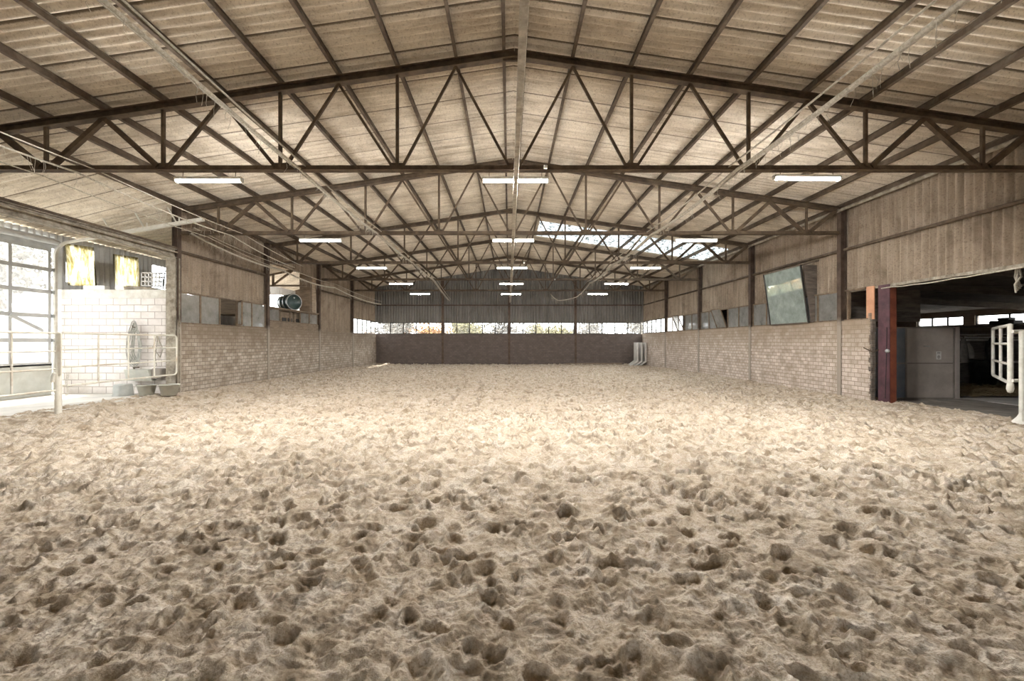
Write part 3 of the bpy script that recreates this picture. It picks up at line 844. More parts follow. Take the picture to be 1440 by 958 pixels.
for k in range(6):
    x = x0 + (x1 - x0) * k / 5
    for y in (13.47, 13.63): mb.bar((x, y, 3.46), (x + .01, y, 3.87), .022, .012)
mb.build('ribs', M['whitebox'], t)
t = thing('wire_rack', 'dark wire rack standing beside the white basket on the block wall', 'rack', (-10.4, 13.55, 3.34))
mb = MB()
for k in range(5): x = -10.56 + k * .075; mb.bar((x - .03, 13.5, 3.36), (x + .03, 13.5, 4.0), .012, .012); mb.bar((x - .03, 13.62, 3.36), (x + .03, 13.62, 3.95), .012, .012)
mb.build('uprights', M['blackframe'], t); mb = MB()
for k in range(6): z = 3.40 + k * .11; mb.bar((-10.62, 13.5, z + .02), (-10.2, 13.5, z - .02), .012, .012); mb.bar((-10.62, 13.62, z), (-10.2, 13.62, z - .02), .012, .012)
mb.build('cross_wires', M['blackframe'], t)
MB().bar((-10.25, 13.56, 3.36), (-10.22, 13.56, 4.15), .04, .05).build('rusty_post', M['redlead'], t)

# hung hose and halter, trough, buckets
mb = MB(); cx, cz = -11.25, 2.12; r = random.Random(9)
for k in range(6):
    w = .07 + .03 * k; h = .44 + .05 * k; pts = []
    for i in range(28):
        a = 2 * PI * i / 28; ww = w * (1 - .45 * math.sin(a) * (1 if math.sin(a) > 0 else .2))
        pts.append((cx + ww * math.cos(a) + .03 * r.random(), 13.39 - .018 * k, cz - .42 + h * math.sin(a)))
    mb.tube(pts, .014, 7, True)
mb.tube([(cx - .1, 13.38, 1.3), (cx - .16, 13.36, 1.1), (cx - .18, 13.36, 1.0)], .013, 7)
t = thing('coiled_hose', 'grey hose hung in loops on the white block wall', 'hose', (cx, 13.4, 1.2)); mb.build('loops', M['hose'], t)
MB().tube([(cx, 13.43, 2.20), (cx, 13.28, 2.20), (cx, 13.28, 2.26)], .012, 8).build('hook', M['steel'], t)
mb = MB(); mb.tube([(-10.62, 13.40, 1.95), (-10.72, 13.37, 1.6), (-10.5, 13.37, 1.3), (-10.42, 13.38, 1.55), (-10.56, 13.38, 1.85), (-10.62, 13.40, 1.95)], .014, 7)
mb.tube([(-10.60, 13.41, 1.93), (-10.66, 13.39, 1.3), (-10.62, 13.39, 1.02)], .013, 7)
tag(mb.build('lead_rope', M['rope']), 'pale lead rope hung on the white block wall, right of the hose', 'rope')
t = thing('water_trough', 'pale wall trough with grey valve box below the hose', 'trough', (-10.9, 13.3, .65))
MB().prism([(-11.38, 13.12, .94), (-11.38, 13.43, .94), (-11.38, 13.43, .60), (-11.38, 13.22, .60)], (.72, 0, 0)).build('basin', M['bucket'], t)
MB().box((-10.64, 13.2, .66), (-10.36, 13.43, .97), .03).build('valve_box', M['concrete_dark'], t)
MB().tube([(-11.3, 13.40, .95), (-11.2, 13.25, .99), (-11.05, 13.28, 1.0)], .018, 8).build('tap', M['steel'], t)
def bucket(name, lab, p, r0, r1, h, mat, handle=True, inverted=False):
    t = thing(name, lab, 'bucket', p, 'feed buckets by the block wall')
    pr = [(0, 0), (r0, 0), (r1, h), (r1 + .015, h), (r1 + .015, h + .012), (r1 - .012, h + .012), (r0 - .012, .02), (0, .02)]
    if inverted: pr = [(0, h), (r0 - .02, h), (r0, h - .03), (r1, .02), (r1 + .02, 0), (r1 - .01, 0), (r0 - .015, h - .04), (0, h - .04)]
    MB().lathe(pr, p, 22).build('body', mat, t)
    p = Vector(p)
    if handle: MB().tube([p + Vector(((r1 + .02) * math.cos(a), (r1 + .02) * math.sin(a) * .9 - .0, h - .01 - .05 * math.sin(a))) for a in np.linspace(PI, 2 * PI, 12)], .007, 6).build('handle', M['steel'], t)
bucket('feed_bucket', 'overturned grey bucket, leftmost of three below the trough', (-11.25, 12.95, .2), .22, .24, .33, M['bucket_grey'], False, True)
bucket('feed_bucket', 'small pale bucket between the overturned one and the column foot', (-10.40, 12.75, .23), .17, .23, .28, M['bucket'])
bucket('feed_bucket', 'pale bucket at the foot of the battened column, rightmost of three', (-9.75, 12.75, .23), .18, .25, .30, M['bucket'])

# ------------------------------------------------------------------ left tube fence
def rounded(pts, r, seg=5):
    out = [Vector(pts[0])]
    for a, b, c in zip(pts[:-2], pts[1:-1], pts[2:]):
        a, b, c = Vector(a), Vector(b), Vector(c)
        u = (a - b).normalized() * r; v = (c - b).normalized() * r
        for k in range(seg + 1):
            t = k / seg; out.append((b + u) * (1 - t) ** 2 + b * 2 * t * (1 - t) + (b + v) * t ** 2)
    out.append(Vector(pts[-1])); return out
PO = Vector((-9.76, 9.62, .1))
t = thing('fence_post', 'cream steel fence post with peeling paint standing in the sand', 'post', PO)
MB().tube([PO + Vector((0, 0, -.15)), PO + Vector((0, 0, .9)), PO + Vector((0, 0, 1.86))], .06, 14, rad=[.06, .06, .052]).build('shaft', M['cream'], t)
MB().box(PO + Vector((.02, -.05, .95)), PO + Vector((.11, -.02, 1.85)), .01).build('latch_plate', M['cream'], t)
MB().tube([PO + Vector((-.05, -.07, .80)), PO + Vector((-.02, -.09, .92)), PO + Vector((0, -.08, 1.0))], .035, 8).build('hinge', M['cream'], t)
mb = MB()
for k in range(9):
    z = .52 + .055 * k; c = PO + Vector((.14 + .02 * math.sin(k), .05, z))
    mb.tube([c + Vector((.02 * math.cos(a), (.012 if k % 2 else .02) * math.sin(a), .035 * math.sin(a))) for a in np.linspace(0, 2 * PI, 9)[:-1]], .006, 5, True)
mb.build('chain', M['white'], t)
def panel(name, lab, A, B, zr, nv, end_curve=True, mat='white', r=.022):
    """tubular gate from A to B with rails at the heights zr"""
    A = Vector(A); B = Vector(B); t = thing(name, lab, 'gate', (A.x, A.y, zr[-1]))
    def at(q, z): p = A.lerp(B, q); return Vector((p.x, p.y, z))
    fr = rounded([at(0, zr[0]), at(1, zr[0]), at(1, zr[-1]), at(0, zr[-1])], .12) if end_curve else [at(0, zr[0]), at(1, zr[0]), at(1, zr[-1]), at(0, zr[-1])]
    MB().tube(fr, r, 10).build('outer_frame', M[mat], t)
    for z in zr[1:-1]: MB().tube([at(0, z), at(1, z)], r * .8, 8).build('rail', M[mat], t)
    for k in range(1, nv + 1): q = k / (nv + 1); MB().tube([at(q, zr[0]), at(q, zr[-1])], r * .85, 8).build('upright', M[mat], t)
    return t
ZR = [1.95, 1.59, 1.21, .80]
panel('tube_gate', 'cream tubular gate in front of the white block wall', (PO.x + .04, PO.y + .06, 0), (-9.86, 13.18, 0), ZR, 3, mat='cream')
panel('tube_gate', 'cream tubular gate left of the fence post, in front of the sectional door', (PO.x - .0, PO.y - .07, 0), (-9.55, 5.2, 0), [1.95, 1.56, 1.18, .72], 4, mat='cream')

# ------------------------------------------------------------------ left opening with drum
bay0, bay1 = 18.44 + .09, 23.44 - .09
mb = MB(); mb.box((-10.13, bay0, SILLL), (-10.02, bay1, 2.64)); tag(mb.build('ledge_board', M['wood']), 'brown board along the block wall below the opening with the drum', 'board')
window(bay0, bay1, 2.64, 3.20, 'y', -10.08, 5, M['glass_dusty'], M['mould'], skip=(1, 2), label='low window strip under the drum')
mb = MB(); mb.box((-11.1, bay0, 3.20), (-9.98, bay1, 3.25)); tag(mb.build('shelf_board', M['wood']), 'brown shelf board carrying the dark drum in the left wall', 'shelf')
t = thing('oil_drum', 'dark green steel drum lying on the shelf in the left wall opening', 'drum', (-10.45, 21.1, 3.25))
ax = Vector((.82, -.57, 0)).normalized(); c = Vector((-10.45, 21.1, 3.631))
R_ = .36
pr = [(0, -.45), (R_ - .01, -.45), (R_, -.43)]
for k in (-.15, .15): pr += [(R_, k - .03), (R_ + .016, k - .015), (R_ + .016, k + .015), (R_, k + .03)]
pr += [(R_, .43), (R_ + .014, .44), (R_ + .014, .46), (R_ - .01, .46), (R_ - .015, .42), (0, .415)]
db = MB().lathe(pr, c, 32, ax).build('body', M['drum'], t)
MB().lathe([(R_ + .002, .425), (R_ + .02, .435), (R_ + .02, .462), (R_ - .012, .465), (R_ - .012, .42)], c, 32, ax).build('rim', M['galv'], db)
p = c + ax * .42 + Vector((0, 0, .2)); MB().lathe([(.04, 0), (.04, .02), (0, .02)], p, 14, ax).build('bung', M['galv'], db)
# room behind
mb = MB(); mb.box((-13.9, 18.3, 2.9), (-10.2, 18.4, 5.5)); mb.box((-12.2, 26.2, .2), (-10.2, 26.3, 5.6)); struct(mb.build('wall_partition', M['wood']), 'board partitions of the loft behind the drum')
mb = MB(); mb.box((-13.6, 18.5, 3.02), (-11.12, 28.3, 3.18)); struct(mb.build('floor_loft', M['wood']), 'loft floor boards')
t = thing('loft_truss', 'brown timber truss seen through the opening above the drum', 'truss', (-12, 22.2, 4.6))
for a, b, n in (((-13.5, 22.6, 4.62), (-10.25, 22.6, 4.62), 'tie_beam'), ((-13.5, 22.6, 4.9), (-10.25, 22.6, 5.55), 'rafter'), ((-12.0, 22.6, 4.62), (-12.0, 22.6, 5.2), 'king_post'), ((-12.0, 22.6, 4.65), (-11.0, 22.6, 5.4), 'brace')):
    MB().bar(a, b, .09, .09, (0, 1, 0)).build(n, M['wood'], t)
mb = MB(); mb.box((-10.80, 22.9, 3.25), (-10.27, 23.15, 5.3)); tag(mb.build('timber_post', M['wood']), 'broad brown timber post right of the drum', 'post')
o = dup(l0, (-11.9, 23.2, 4.15), 'small glowing tube lamp above the drum in the left opening', math.radians(20)); o['group'] = 'loft lamp'
for ch in o.children:
    if ch.name.startswith('diffuser'): ch.data = dim
r = random.Random(4)
for k in range(5):
    x = -13.2 + r.random() * .7; y = 23 + k * .85; h = .28 + .25 * r.random()
    mb = MB(); mb.box((x, y, 3.18), (x + .5, y + .5, 3.18 + h), .01); mb.box((x - .02, y - .02, 3.18 + h), (x + .52, y + .52, 3.18 + h + .04), .01)
    o = mb.build('storage_box', M['whitebox']); tag(o, 'white storage box in the clutter of the loft behind the drum', 'box', 'loft storage boxes')
for k, y in enumerate((20.4, 21.7)):
    t = thing('wooden_cabinet', f'brown cabinet with dark slots under the drum shelf, {["left", "right"][k]} of two', 'cabinet', (-10.4, y, 2.35), 'cabinets under the drum')
    MB().box((-10.62, y - .55, 2.34), (-10.2, y + .55, 3.15), .01).build('carcass', M['wood'], t)
    for q in (-.27, .27): MB().box((-10.2, y + q - .18, 2.68), (-10.185, y + q + .18, 2.86)).build('slot', M['blackframe'], t)

# ------------------------------------------------------------------ right stable annex
AR = 22.0
mb = MB(); mb.box((10.55, 2, -.3), (AR + .3, 26, .03)); struct(mb.build('floor', M['concrete_dark']), 'concrete floor of the stable on the right')
zc = lambda x: 3.92 - .055 * (x - 10.3)
mb = MB(); mb.add([(x, y, zc(x) + dz) for dz in (0, .08) for x in (10.22, AR + .3) for y in (2, 26.3)], [(0, 1, 3, 2), (4, 6, 7, 5), (0, 4, 5, 1), (2, 3, 7, 6), (0, 2, 6, 4), (1, 5, 7, 3)])
struct(mb.build('ceiling', M['wood_dark']), 'dark boarded ceiling of the stable')
for k, y in enumerate((9.2, 11.9, 14.9, 18.2)):
    mb = MB(); mb.bar((10.25, y, zc(10.25) - .13), (AR, y, zc(AR) - .13), .12, .24); o = mb.build('ceiling_beam', M['wood_dark'])
    tag(o, f'dark timber ceiling beam in the stable, {["nearest", "second", "third", "farthest"][k]} of four', 'beam', 'stable ceiling beams')
WL0, WL1 = 2.56, 3.02
mb = MB(); mb.box((AR, 2, -.3), (AR + .2, 26, WL0)); mb.box((AR, 2, WL1), (AR + .2, 26, 3.4)); mb.box((AR, 24.0, WL0), (AR + .2, 26, WL1)); mb.box((AR, 21.0, WL0), (AR + .2, 21.55, WL1)); mb.box((AR, 2, WL0), (AR + .2, 14.0, WL1))
struct(mb.build('wall_stable_side', M['brick_right']), 'block wall of the stable')
mb = MB(); mb.box((10.16, 25.9, -.3), (AR, 26.05, 4.0)); mb.box((10.16, 1.9, -.3), (AR, 2.05, 4.0))
struct(mb.build('wall_stable_end', M['brick_far']), 'end wall of the stable')
window(21.55, 24.0, WL0, WL1, 'y', AR + .08, 3, M['glass_clear'], M['blackframe'], label='bright stable window strip above the grey panel door')
window(14.0, 21.0, WL0, WL1, 'y', AR + .08, 5, M['glass_clear'], M['blackframe'], label='bright stable window strip at the right edge')
# painted column
t = thing('painted_column', 'steel column with flaking purple and red paint at the stable opening', 'column', (10.2, 12.0, 0))
mb = MB(); mb.box((10.08, 11.78, -.1), (10.10, 12.14, 3.30)); mb.build('inner_flange', M['purple'], t)
mb = MB(); mb.box((10.10, 11.95, -.1), (10.25, 11.97, 3.30)); mb.box((10.25, 11.78, -.1), (10.27, 12.14, 3.30)); mb.build('web', M['redlead'], t)
MB().box((10.10, 11.77, .0), (10.25, 11.79, 3.30)).build('front_plate', M['redlead'], t)
MB().tube([(10.07, 11.85, 2.15), (10.06, 11.85, 1.4), (10.07, 11.9, .25)], .008, 6).build('hanging_wire', M['rubber'], t)
MB().lathe([(0, -.02), (.05, -.02), (.055, .01), (.03, .035), (0, .04)], (10.06, 11.82, 1.52), 14, (-1, -.3, 0)).build('lamp_knob', M['galv'], t)
MB().tube([(10.07, 12.10, 1.55), (10.03, 12.25, 1.48), (9.99, 12.4, 1.55), (9.97, 12.5, 1.6)], .014, 7).build('chain', M['steel'], t)
# window hole above the stub wall
t = thing('plywood_strip', 'orange board standing on the stub of block wall beside the purple column', 'board', (10.1, 12.4, 2.39))
MB().box((10.06, 12.26, 2.39), (10.09, 12.52, 3.31)).build('board', M['plywood'], t)
mb = MB()
mb.box((10.04, 13.16, 2.39), (10.12, 13.22, 3.31)); mb.box((10.04, 12.55, 3.26), (10.12, 13.3, 3.31)); mb.box((10.04, 12.4, 2.39), (10.13, 13.34, 2.43))
struct(mb.build('trim_3', M['mould']), 'frame of the dark opening above the stub wall')
struct(MB().box((10.5, 12.45, 2.4), (13.0, 12.55, 3.6)).build('wall_stable_baffle', M['wood_dark']), 'dark boards behind the small opening')
bpy.data.objects['wall_stable_baffle'].location = (0, 1.6, 0)
# header trim under cladding
mb = MB(); mb.bar((10.15, 4.2, 3.27), (10.15, 13.3, 3.27), .1, .07); struct(mb.build('trim_4', M['dusty']), 'weathered rail under the sheets over the stable opening')
mb = MB(); r = random.Random(8); pts = [(10.05, 12.0 - k * .32, 3.21 - .03 * math.sin(k * .35) + r.uniform(-.01, .01)) for k in range(20)]
mb.tube(pts, .016, 7); tag(mb.build('overhead_cable', M['rope']), 'pale slack cable under the sheets above the stable opening', 'cable')
mb = MB(); c = P(1434, 378, 9.0)
for k in range(5): mb.tube([c + Vector((.02 * math.sin(k * 2), .02 * k, .0)), c + Vector((.03 * math.cos(k * 3), .02 * k, -.16)), c + Vector((-.10 + .05 * k, .02 * k, -.32)), c + Vector((-.05 + .04 * k, .02, -.48 + .04 * k))], .018, 7)
tag(mb.build('hanging_rag', M['rope']), 'pale knotted rope end hanging above the white gate', 'rope')
# stable front
D = 13.44
t = thing('stable_door', 'grey sheet metal stable door panel with white notice right of the purple column', 'door', (11.9, D, .05))
X0, X1, Z0, Z1 = 10.9, 13.42, .06, 2.19; xm = P(1273, 0, D).x; zm = P(0, 511, D).z
MB().box((X0, D - .02, Z0), (xm - .02, D + .02, zm - .015)).build('lower_panel', M['stallblue'], t)
MB().box((xm + .02, D - .02, Z0), (X1, D + .02, zm - .015)).build('lower_panel', M['stallgrey'], t)
MB().box((X0, D - .02, zm + .015), (xm - .02, D + .02, Z1)).build('upper_panel', M['stallblue'], t)
MB().box((xm + .02, D - .02, zm + .015), (X1, D + .02, Z1)).build('upper_panel', M['stallgrey'], t)
mb = MB()
mb.bar((xm, D - .01, Z0), (xm, D - .01, Z1), .045, .06, (0, 1, 0)); mb.bar((X0, D - .01, zm), (X1, D - .01, zm), .05, .035); mb.bar((X0, D - .01, Z1), (X1, D - .01, Z1), .05, .04); mb.bar((X0, D - .01, Z0), (X1, D - .01, Z0), .05, .04)
mb.bar((X1, D - .01, Z0), (X1, D - .01, Z1), .05, .05, (0, 1, 0))
mb.build('frame', M['concrete_dark'], t)
a = P(1319, 500, D); MB().box((a.x - .075, D - .026, a.z - .12), (a.x + .075, D - .021, a.z + .12)).build('notice', M['paper'], t)
mb = MB()
for k, (w, z) in enumerate(((.05, .09), (.045, .065), (.03, .0), (.04, -.03), (.045, -.06), (.02, -.085))): mb.box((a.x - w, D - .0275, a.z + z - .006), (a.x + w, D - .0262, a.z + z + .006))
nb = [q for q in t.children if q.name.startswith('notice')][0]; mb.build('notice_print', M['steel'], nb)
a = P(1302, 487, D); MB().box((a.x - .09, D - .05, a.z - .012), (a.x + .09, D - .021, a.z + .012), .004).build('bolt', M['galv'], t)
t = thing('stall_post', 'grey square steel post at the right edge of the stable door', 'post', (13.52, D, 0))
MB().box((13.46, D - .05, 0), (13.58, D + .05, 2.22), .006).build('shaft', M['stallgrey'], t); MB().box((13.45, D - .06, 2.22), (13.59, D + .06, 2.25), .006).build('cap', M['steel'], t)
mb = MB(); mb.box((10.6, 12.75, -.1), (13.75, 13.38, .05), .015); tag(mb.build('concrete_sill', M['concrete_dark']), 'concrete sill in front of the stable door', 'sill')
mb = MB(); mb.prism([(13.76, 11.6, .035), (21, 11.6, .035), (21, 13.6, .035), (13.76, 13.6, .035)], (0, 0, .015)); struct(mb.build('trim_5', M['concrete']), 'pale worn strip of concrete before the stall')
# stall behind
t = thing('stall_partition', 'dark boarded stall partition with rails behind the straw', 'partition', (17, 16.6, 0))
for k in range(11): MB().box((13.7 + k * .58, 16.6, .03), (14.27 + k * .58, 16.66, 1.86), .006).build('board', M['wood_dark'], t)
for z in (1.93, 2.04): MB().tube([(13.6, 16.63, z), (20.1, 16.63, z)], .025, 8).build('rail', M['stallgrey'], t)
for z in (1.80, .98): MB().box((13.6, 16.54, z), (20.1, 16.6, z + .07)).build('batten', M['stallgrey'], t)
mb = MB(); r = np.random.default_rng(2)
nx, ny = 60, 50; V = []
for j in range(ny + 1):
    for i in range(nx + 1):
        x = 13.8 + 6.0 * i / nx; y = 13.85 + 2.65 * j / ny
        V.append((x, y, .05 + .16 * math.sin(PI * j / ny) * (.5 + .5 * math.sin(i * .21 + 1)) + .05 * r.random()))
mb.add(V, [(j * (nx + 1) + i, j * (nx + 1) + i + 1, (j + 1) * (nx + 1) + i + 1, (j + 1) * (nx + 1) + i) for j in range(ny) for i in range(nx)], False)
for k in range(1500):
    x = r.uniform(13.9, 19.5); y = r.uniform(13.95, 16.4); z = .12 + .16 * r.random(); a = r.uniform(0, PI); l = r.uniform(.05, .14)
    d = Vector((math.cos(a) * l, math.sin(a) * l, r.uniform(-.04, .04))); mb.bar(Vector((x, y, z)) - d, Vector((x, y, z)) + d, .006, .004)
tag(mb.build('straw_bedding', M['straw']), 'loose straw bedding on the stall floor', 'straw', kind='stuff')
t = thing('feed_tub', 'black rubber tub standing against the stall partition', 'tub', (17.15, 16.05, .1))
MB().lathe([(0, 0), (.30, 0), (.40, .95), (.42, .97), (.42, 1.0), (.38, 1.0), (.28, .05), (0, .05)], (17.15, 16.05, .1), 26).build('body', M['rubber'], t)
for a in (0, PI): MB().tube([(17.15 + .40 * math.cos(a), 15.95, 1.0), (17.15 + .47 * math.cos(a), 16.05, .98), (17.15 + .40 * math.cos(a), 16.15, 1.0)], .015, 7).build('handle', M['rubber'], t)
def coat(name, lab, c, w, h, mat):
    c = Vector(c); t = thing(name, lab, 'jacket', c)
    n, m = 16, 14; V = []
    for j in range(m + 1):
        q = j / m; ww = w * (.35 + .65 * min(1, q * 1.7)) * (1 + .12 * math.sin(q * 5))
        for i in range(n):
            a = 2 * PI * i / n; fold = 1 + .12 * math.sin(a * 5 + q * 3) + .08 * math.sin(a * 3 - q * 4)
            V.append(c + Vector((ww * .5 * math.cos(a) * fold, .075 * math.sin(a) * fold * (.6 + .6 * q), -h * q)))
    mb = MB(); mb.add(V, [(j * n + i, j * n + (i + 1) % n, (j + 1) * n + (i + 1) % n, (j + 1) * n + i) for j in range(m) for i in range(n)], True)
    mb.add(V[:n], [tuple(range(n))], True); mb.build('body', mat, t)
    MB().tube([c + Vector((w * .36, -.02, -h * .18)), c + Vector((w * .62, -.05, -h * .5)), c + Vector((w * .72, -.06, -h * .82))], .07, 10, rad=[.06, .075, .07]).build('sleeve', mat, t)
    MB().tube([c + Vector((0, .06, .06)), c + Vector((0, 0, .07)), c + Vector((0, -.01, -.02))], .012, 7).build('hook', M['steel'], t)
coat('work_jacket', 'grey work jacket hanging on the post right of the stable door', (13.72, 13.42, 1.86), .26, .72, M['cloth'])
coat('work_jacket', 'dark jacket hanging on the stall partition behind the white gate', (17.85, 16.38, 1.92), .6, .85, M['darkcloth'])
# dark bags on the rear ledge
mb = MB(); mb.box((21.4, 15.0, 2.44), (21.99, 23.8, 2.52)); tag(mb.build('ledge_board', M['wood_dark']), 'dark ledge below the stable windows', 'board')
mb = MB(); mb.box((21.45, 18.9, 2.52), (21.9, 19.9, 2.70), .05); mb.box((21.5, 19.15, 2.70), (21.85, 19.6, 2.82), .04); tag(mb.build('feed_sack', M['darkcloth']), 'dark sack lying on the ledge below the stable windows', 'sack')
# white tubular gate at the right edge
t = panel('tube_gate', 'white tubular gate swung open at the stable opening on the right edge', (10.17, 9.02, 0), (12.25, 11.25, 0), [2.10, 1.72, 1.30, .92], 1, mat='white', r=.035)
MB().tube([(10.17, 9.02, 2.12), (10.17, 9.02, .88)], .045, 10).build('hinge_tube', M['white'], t)
MB().lathe([(0, -.14), (.04, -.12), (.06, -.05), (.05, .05), (.03, .08), (0, .09)], (10.17, 9.02, .86), 14).build('spigot', M['white'], t)
t = thing('gate_post', 'white gate post with flared foot at the right edge', 'post', (10.27, 8.9, .1))
MB().tube([(10.27, 8.9, .1), (10.27, 8.9, 1.98)], .045, 12).build('shaft', M['white'], t)
MB().lathe([(.16, 0), (.15, .05), (.07, .16), (.045, .22)], (10.27, 8.9, .1), 16).build('foot', M['white'], t)
MB().tube([(10.15, 8.97, 1.97), (11.6, 8.9, 1.97)], .04, 10).build('top_arm', M['white'], t)
MB().tube([(10.15, 8.97, .98), (11.6, 8.9, .98)], .035, 10).build('lower_arm', M['white'], t)
MB().bar((10.12, 8.75, .2), (10.06, 8.7, .42), .03, .03).build('ground_pin', M['white'], t)

# ------------------------------------------------------------------ cables
def sag(pts, n=24, s=.06):
    out = []
    for a, b in zip(pts[:-1], pts[1:]):
        a, b = Vector(a), Vector(b)
        for k in range(n):
            q = k / n; p = a.lerp(b, q); p.z -= s * 4 * q * (1 - q); out.append(p)
    out.append(Vector(pts[-1])); return out
def webs(t, line, n, seed, L=(.06, .3), rad=.003):
    """cobweb threads hanging from a cable"""
    r = random.Random(seed); mb = MB()
    for k in range(n):
        p = line[r.randrange(len(line) - 1)] + Vector((r.uniform(-.03, .03), r.uniform(-.1, .1), 0)); l = r.uniform(*L)
        q = p + Vector((r.uniform(-.06, .06), r.uniform(-.06, .06), -l)); m = p.lerp(q, .5) + Vector((r.uniform(-.04, .04), r.uniform(-.04, .04), -.02))
        mb.tube([p, m, q], rad, 4)
    o = mb.build('cobweb_threads', M['rope'], t); o['kind'] = 'stuff'
def cable(lab, pts, r, mat='rope', s=.06, extra=(), web=60, seed=1):
    line = sag(pts, 24, s)
    t = thing('cable_run', lab, 'cable', pts[0])
    MB().tube(line, r, 8).build('cable', M[mat], t)
    for dx, dz, rr in extra: MB().tube(sag([Vector(p) + Vector((dx, 0, dz)) for p in pts], 24, s * .6), rr, 6).build('wire', M[mat], t)
    if web: webs(t, line, web, seed)
    return t
# longitudinal tie rail under the lamps along the middle
t = thing('tie_rail', 'dusty grey rail running down the middle of the hall below the lamps', 'rail', (.14, 2, 4.7))
mb = MB(); mb.bar((.135, 1.5, 4.72), (.06, FAR - .1, 4.72), .075, .05); mb.build('rail', M['railgrey'], t)
mb = MB(); mb.tube(sag([(.17, 1.5, 4.755)] + [(.15, y, 4.755) for y in BAYS] + [(.1, FAR - .1, 4.755)], 12, .04), .014, 6); mb.build('wire', M['rope'], t)
mb.v and None
cable('pair of cobwebbed cables running along the roof left of the middle', [(-3.75, 2.0, 5.02)] + [(-3.95, y, 5.02) for y in BAYS[:4]] + [(-4.1, 30.5, 4.6)], .026, s=.05, extra=((.09, .07, .014), (-.10, .03, .014)), web=170, seed=3)
cable('pale cobwebbed rope running along the roof right of the middle', [(4.15, 2.0, 5.0), (4.28, 8.44, 5.0), (4.28, 13.44, 5.0), (4.3, 18.44, 4.98), (4.25, 23.44, 4.86)], .034, s=.10, extra=((-.12, .08, .016), (.05, -.03, .016)), web=170, seed=5)
cable('cobwebbed cables above the left fence leading to the door track', [(-8.1, 4.0, 4.98), (-8.2, 8.44, 4.98), (-8.4, 13.44, 4.98), (-8.9, 18.44, 4.85)], .018, s=.08, extra=((.35, .05, .012), (-.7, -.05, .012)), web=90, seed=6)
cable('thick cobwebbed cable sagging along the left wall past the drum opening', [(-9.5, 13.3, 5.0), (-9.35, 18.44, 4.72), (-9.2, 23.44, 4.62), (-8.8, 30.5, 4.35)], .032, s=.14, extra=((.06, .18, .014),), web=150, seed=7)
cable('loose rope end with a tangle of cobwebs near the farthest right lamps', [(4.25, 23.44, 4.86), (3.9, 25.5, 4.35), (3.0, 27.2, 4.30), (2.6, 27.8, 4.75)], .024, s=.05, web=70, seed=8)
for k, (x, y, z) in enumerate(((.68, 8.33, 5.04), (.62, 18.33, 5.04), (2.4, 23.33, 5.04))):
    t = thing('junction_box', ['small white sensor on the nearest truss beside the middle', 'small white sensor on the third truss beside the middle', 'small white sensor on the fourth truss right of the middle'][k], 'sensor', (x, y, z), 'white sensors')
    MB().box((x - .035, y - .03, z - .035), (x + .035, y + .03, z + .035), .012).build('case', M['white'], t)
    MB().lathe([(0, 0), (.025, 0), (.022, .02), (0, .028)], (x, y - .03, z), 12, (0, -1, 0)).build('lens', M['galv'], t)

# L-shaped concrete elements in the far right corner
for k in range(3):
    o_ = Vector((9.25 + k * .28, 32.2 - .05 * k, .0)); mb = MB()
    mb.prism([o_ + Vector(v) for v in ((-.50, 0, .0), (-.36, 0, .0), (.02, 0, .26), (.12, 0, .30), (.12, 0, 1.72), (.02, 0, 1.72), (.02, 0, .40), (-.06, 0, .34))], (0, .9, 0))
    o = mb.build('concrete_angle', M['concrete']); tag(o, f'upright L-shaped concrete element in the far right corner, {["left", "middle", "right"][k]} of three', 'element', 'L-shaped elements')
mb = MB(); mb.bar((4.2, 33.2, .12), (8.4, 33.1, .14), .1, .12); tag(mb.build('wooden_pole', M['wood']), 'long brown pole lying at the foot of the end wall on the right', 'pole')

# ------------------------------------------------------------------ outside
mb = MB(); mb.box((-120, -60, -.6), (120, 160, -.32)); struct(mb.build('ground', M['grass']), 'ground outside')
def tree(name, lab, base, h, leaf, seed, nleaf, spread=1.0, r0=.18):
    r = random.Random(seed); t = thing(name, lab, 'tree', base, 'trees outside the hall'); mb = MB(); tips = []
    def br(p, d, l, rad, dep):
        pts = [p]; q = p
        for k in range(3):
            d = (d + Vector((r.uniform(-.2, .2), r.uniform(-.2, .2), r.uniform(-.08, .10)))).normalized(); q = q + d * l / 3; pts.append(q)
        mb.tube(pts, rad, 6, rad=[rad, rad * .85, rad * .75, rad * .6])
        if dep == 0: tips.append(q); return
        for k in range(3 if dep > 1 else 4):
            a = r.uniform(0, 2 * PI); e = Vector((math.cos(a) * spread, math.sin(a) * spread, r.uniform(.25, .9))).normalized()
            br(pts[r.choice((2, 3))], (d * .5 + e).normalized(), l * r.uniform(.55, .8), rad * .55, dep - 1)
        tips.append(q)
    br(Vector(base), Vector((r.uniform(-.1, .1), r.uniform(-.1, .1), 1)), h * .33, r0, 4)
    mb.build('trunk', M['bark'], t)
    lf = MB()
    for k in range(nleaf):
        c = r.choice(tips) + Vector((r.gauss(0, .35), r.gauss(0, .35), r.gauss(0, .3))); s = r.uniform(.08, .19)
        u = Vector((r.uniform(-1, 1), r.uniform(-1, 1), r.uniform(-1, 1))).normalized(); v = u.orthogonal().normalized()
        lf.add([c - u * s, c + v * s * .5, c + u * s, c - v * s * .5], [(0, 1, 2, 3)])
    o = lf.build('foliage', leaf, t)
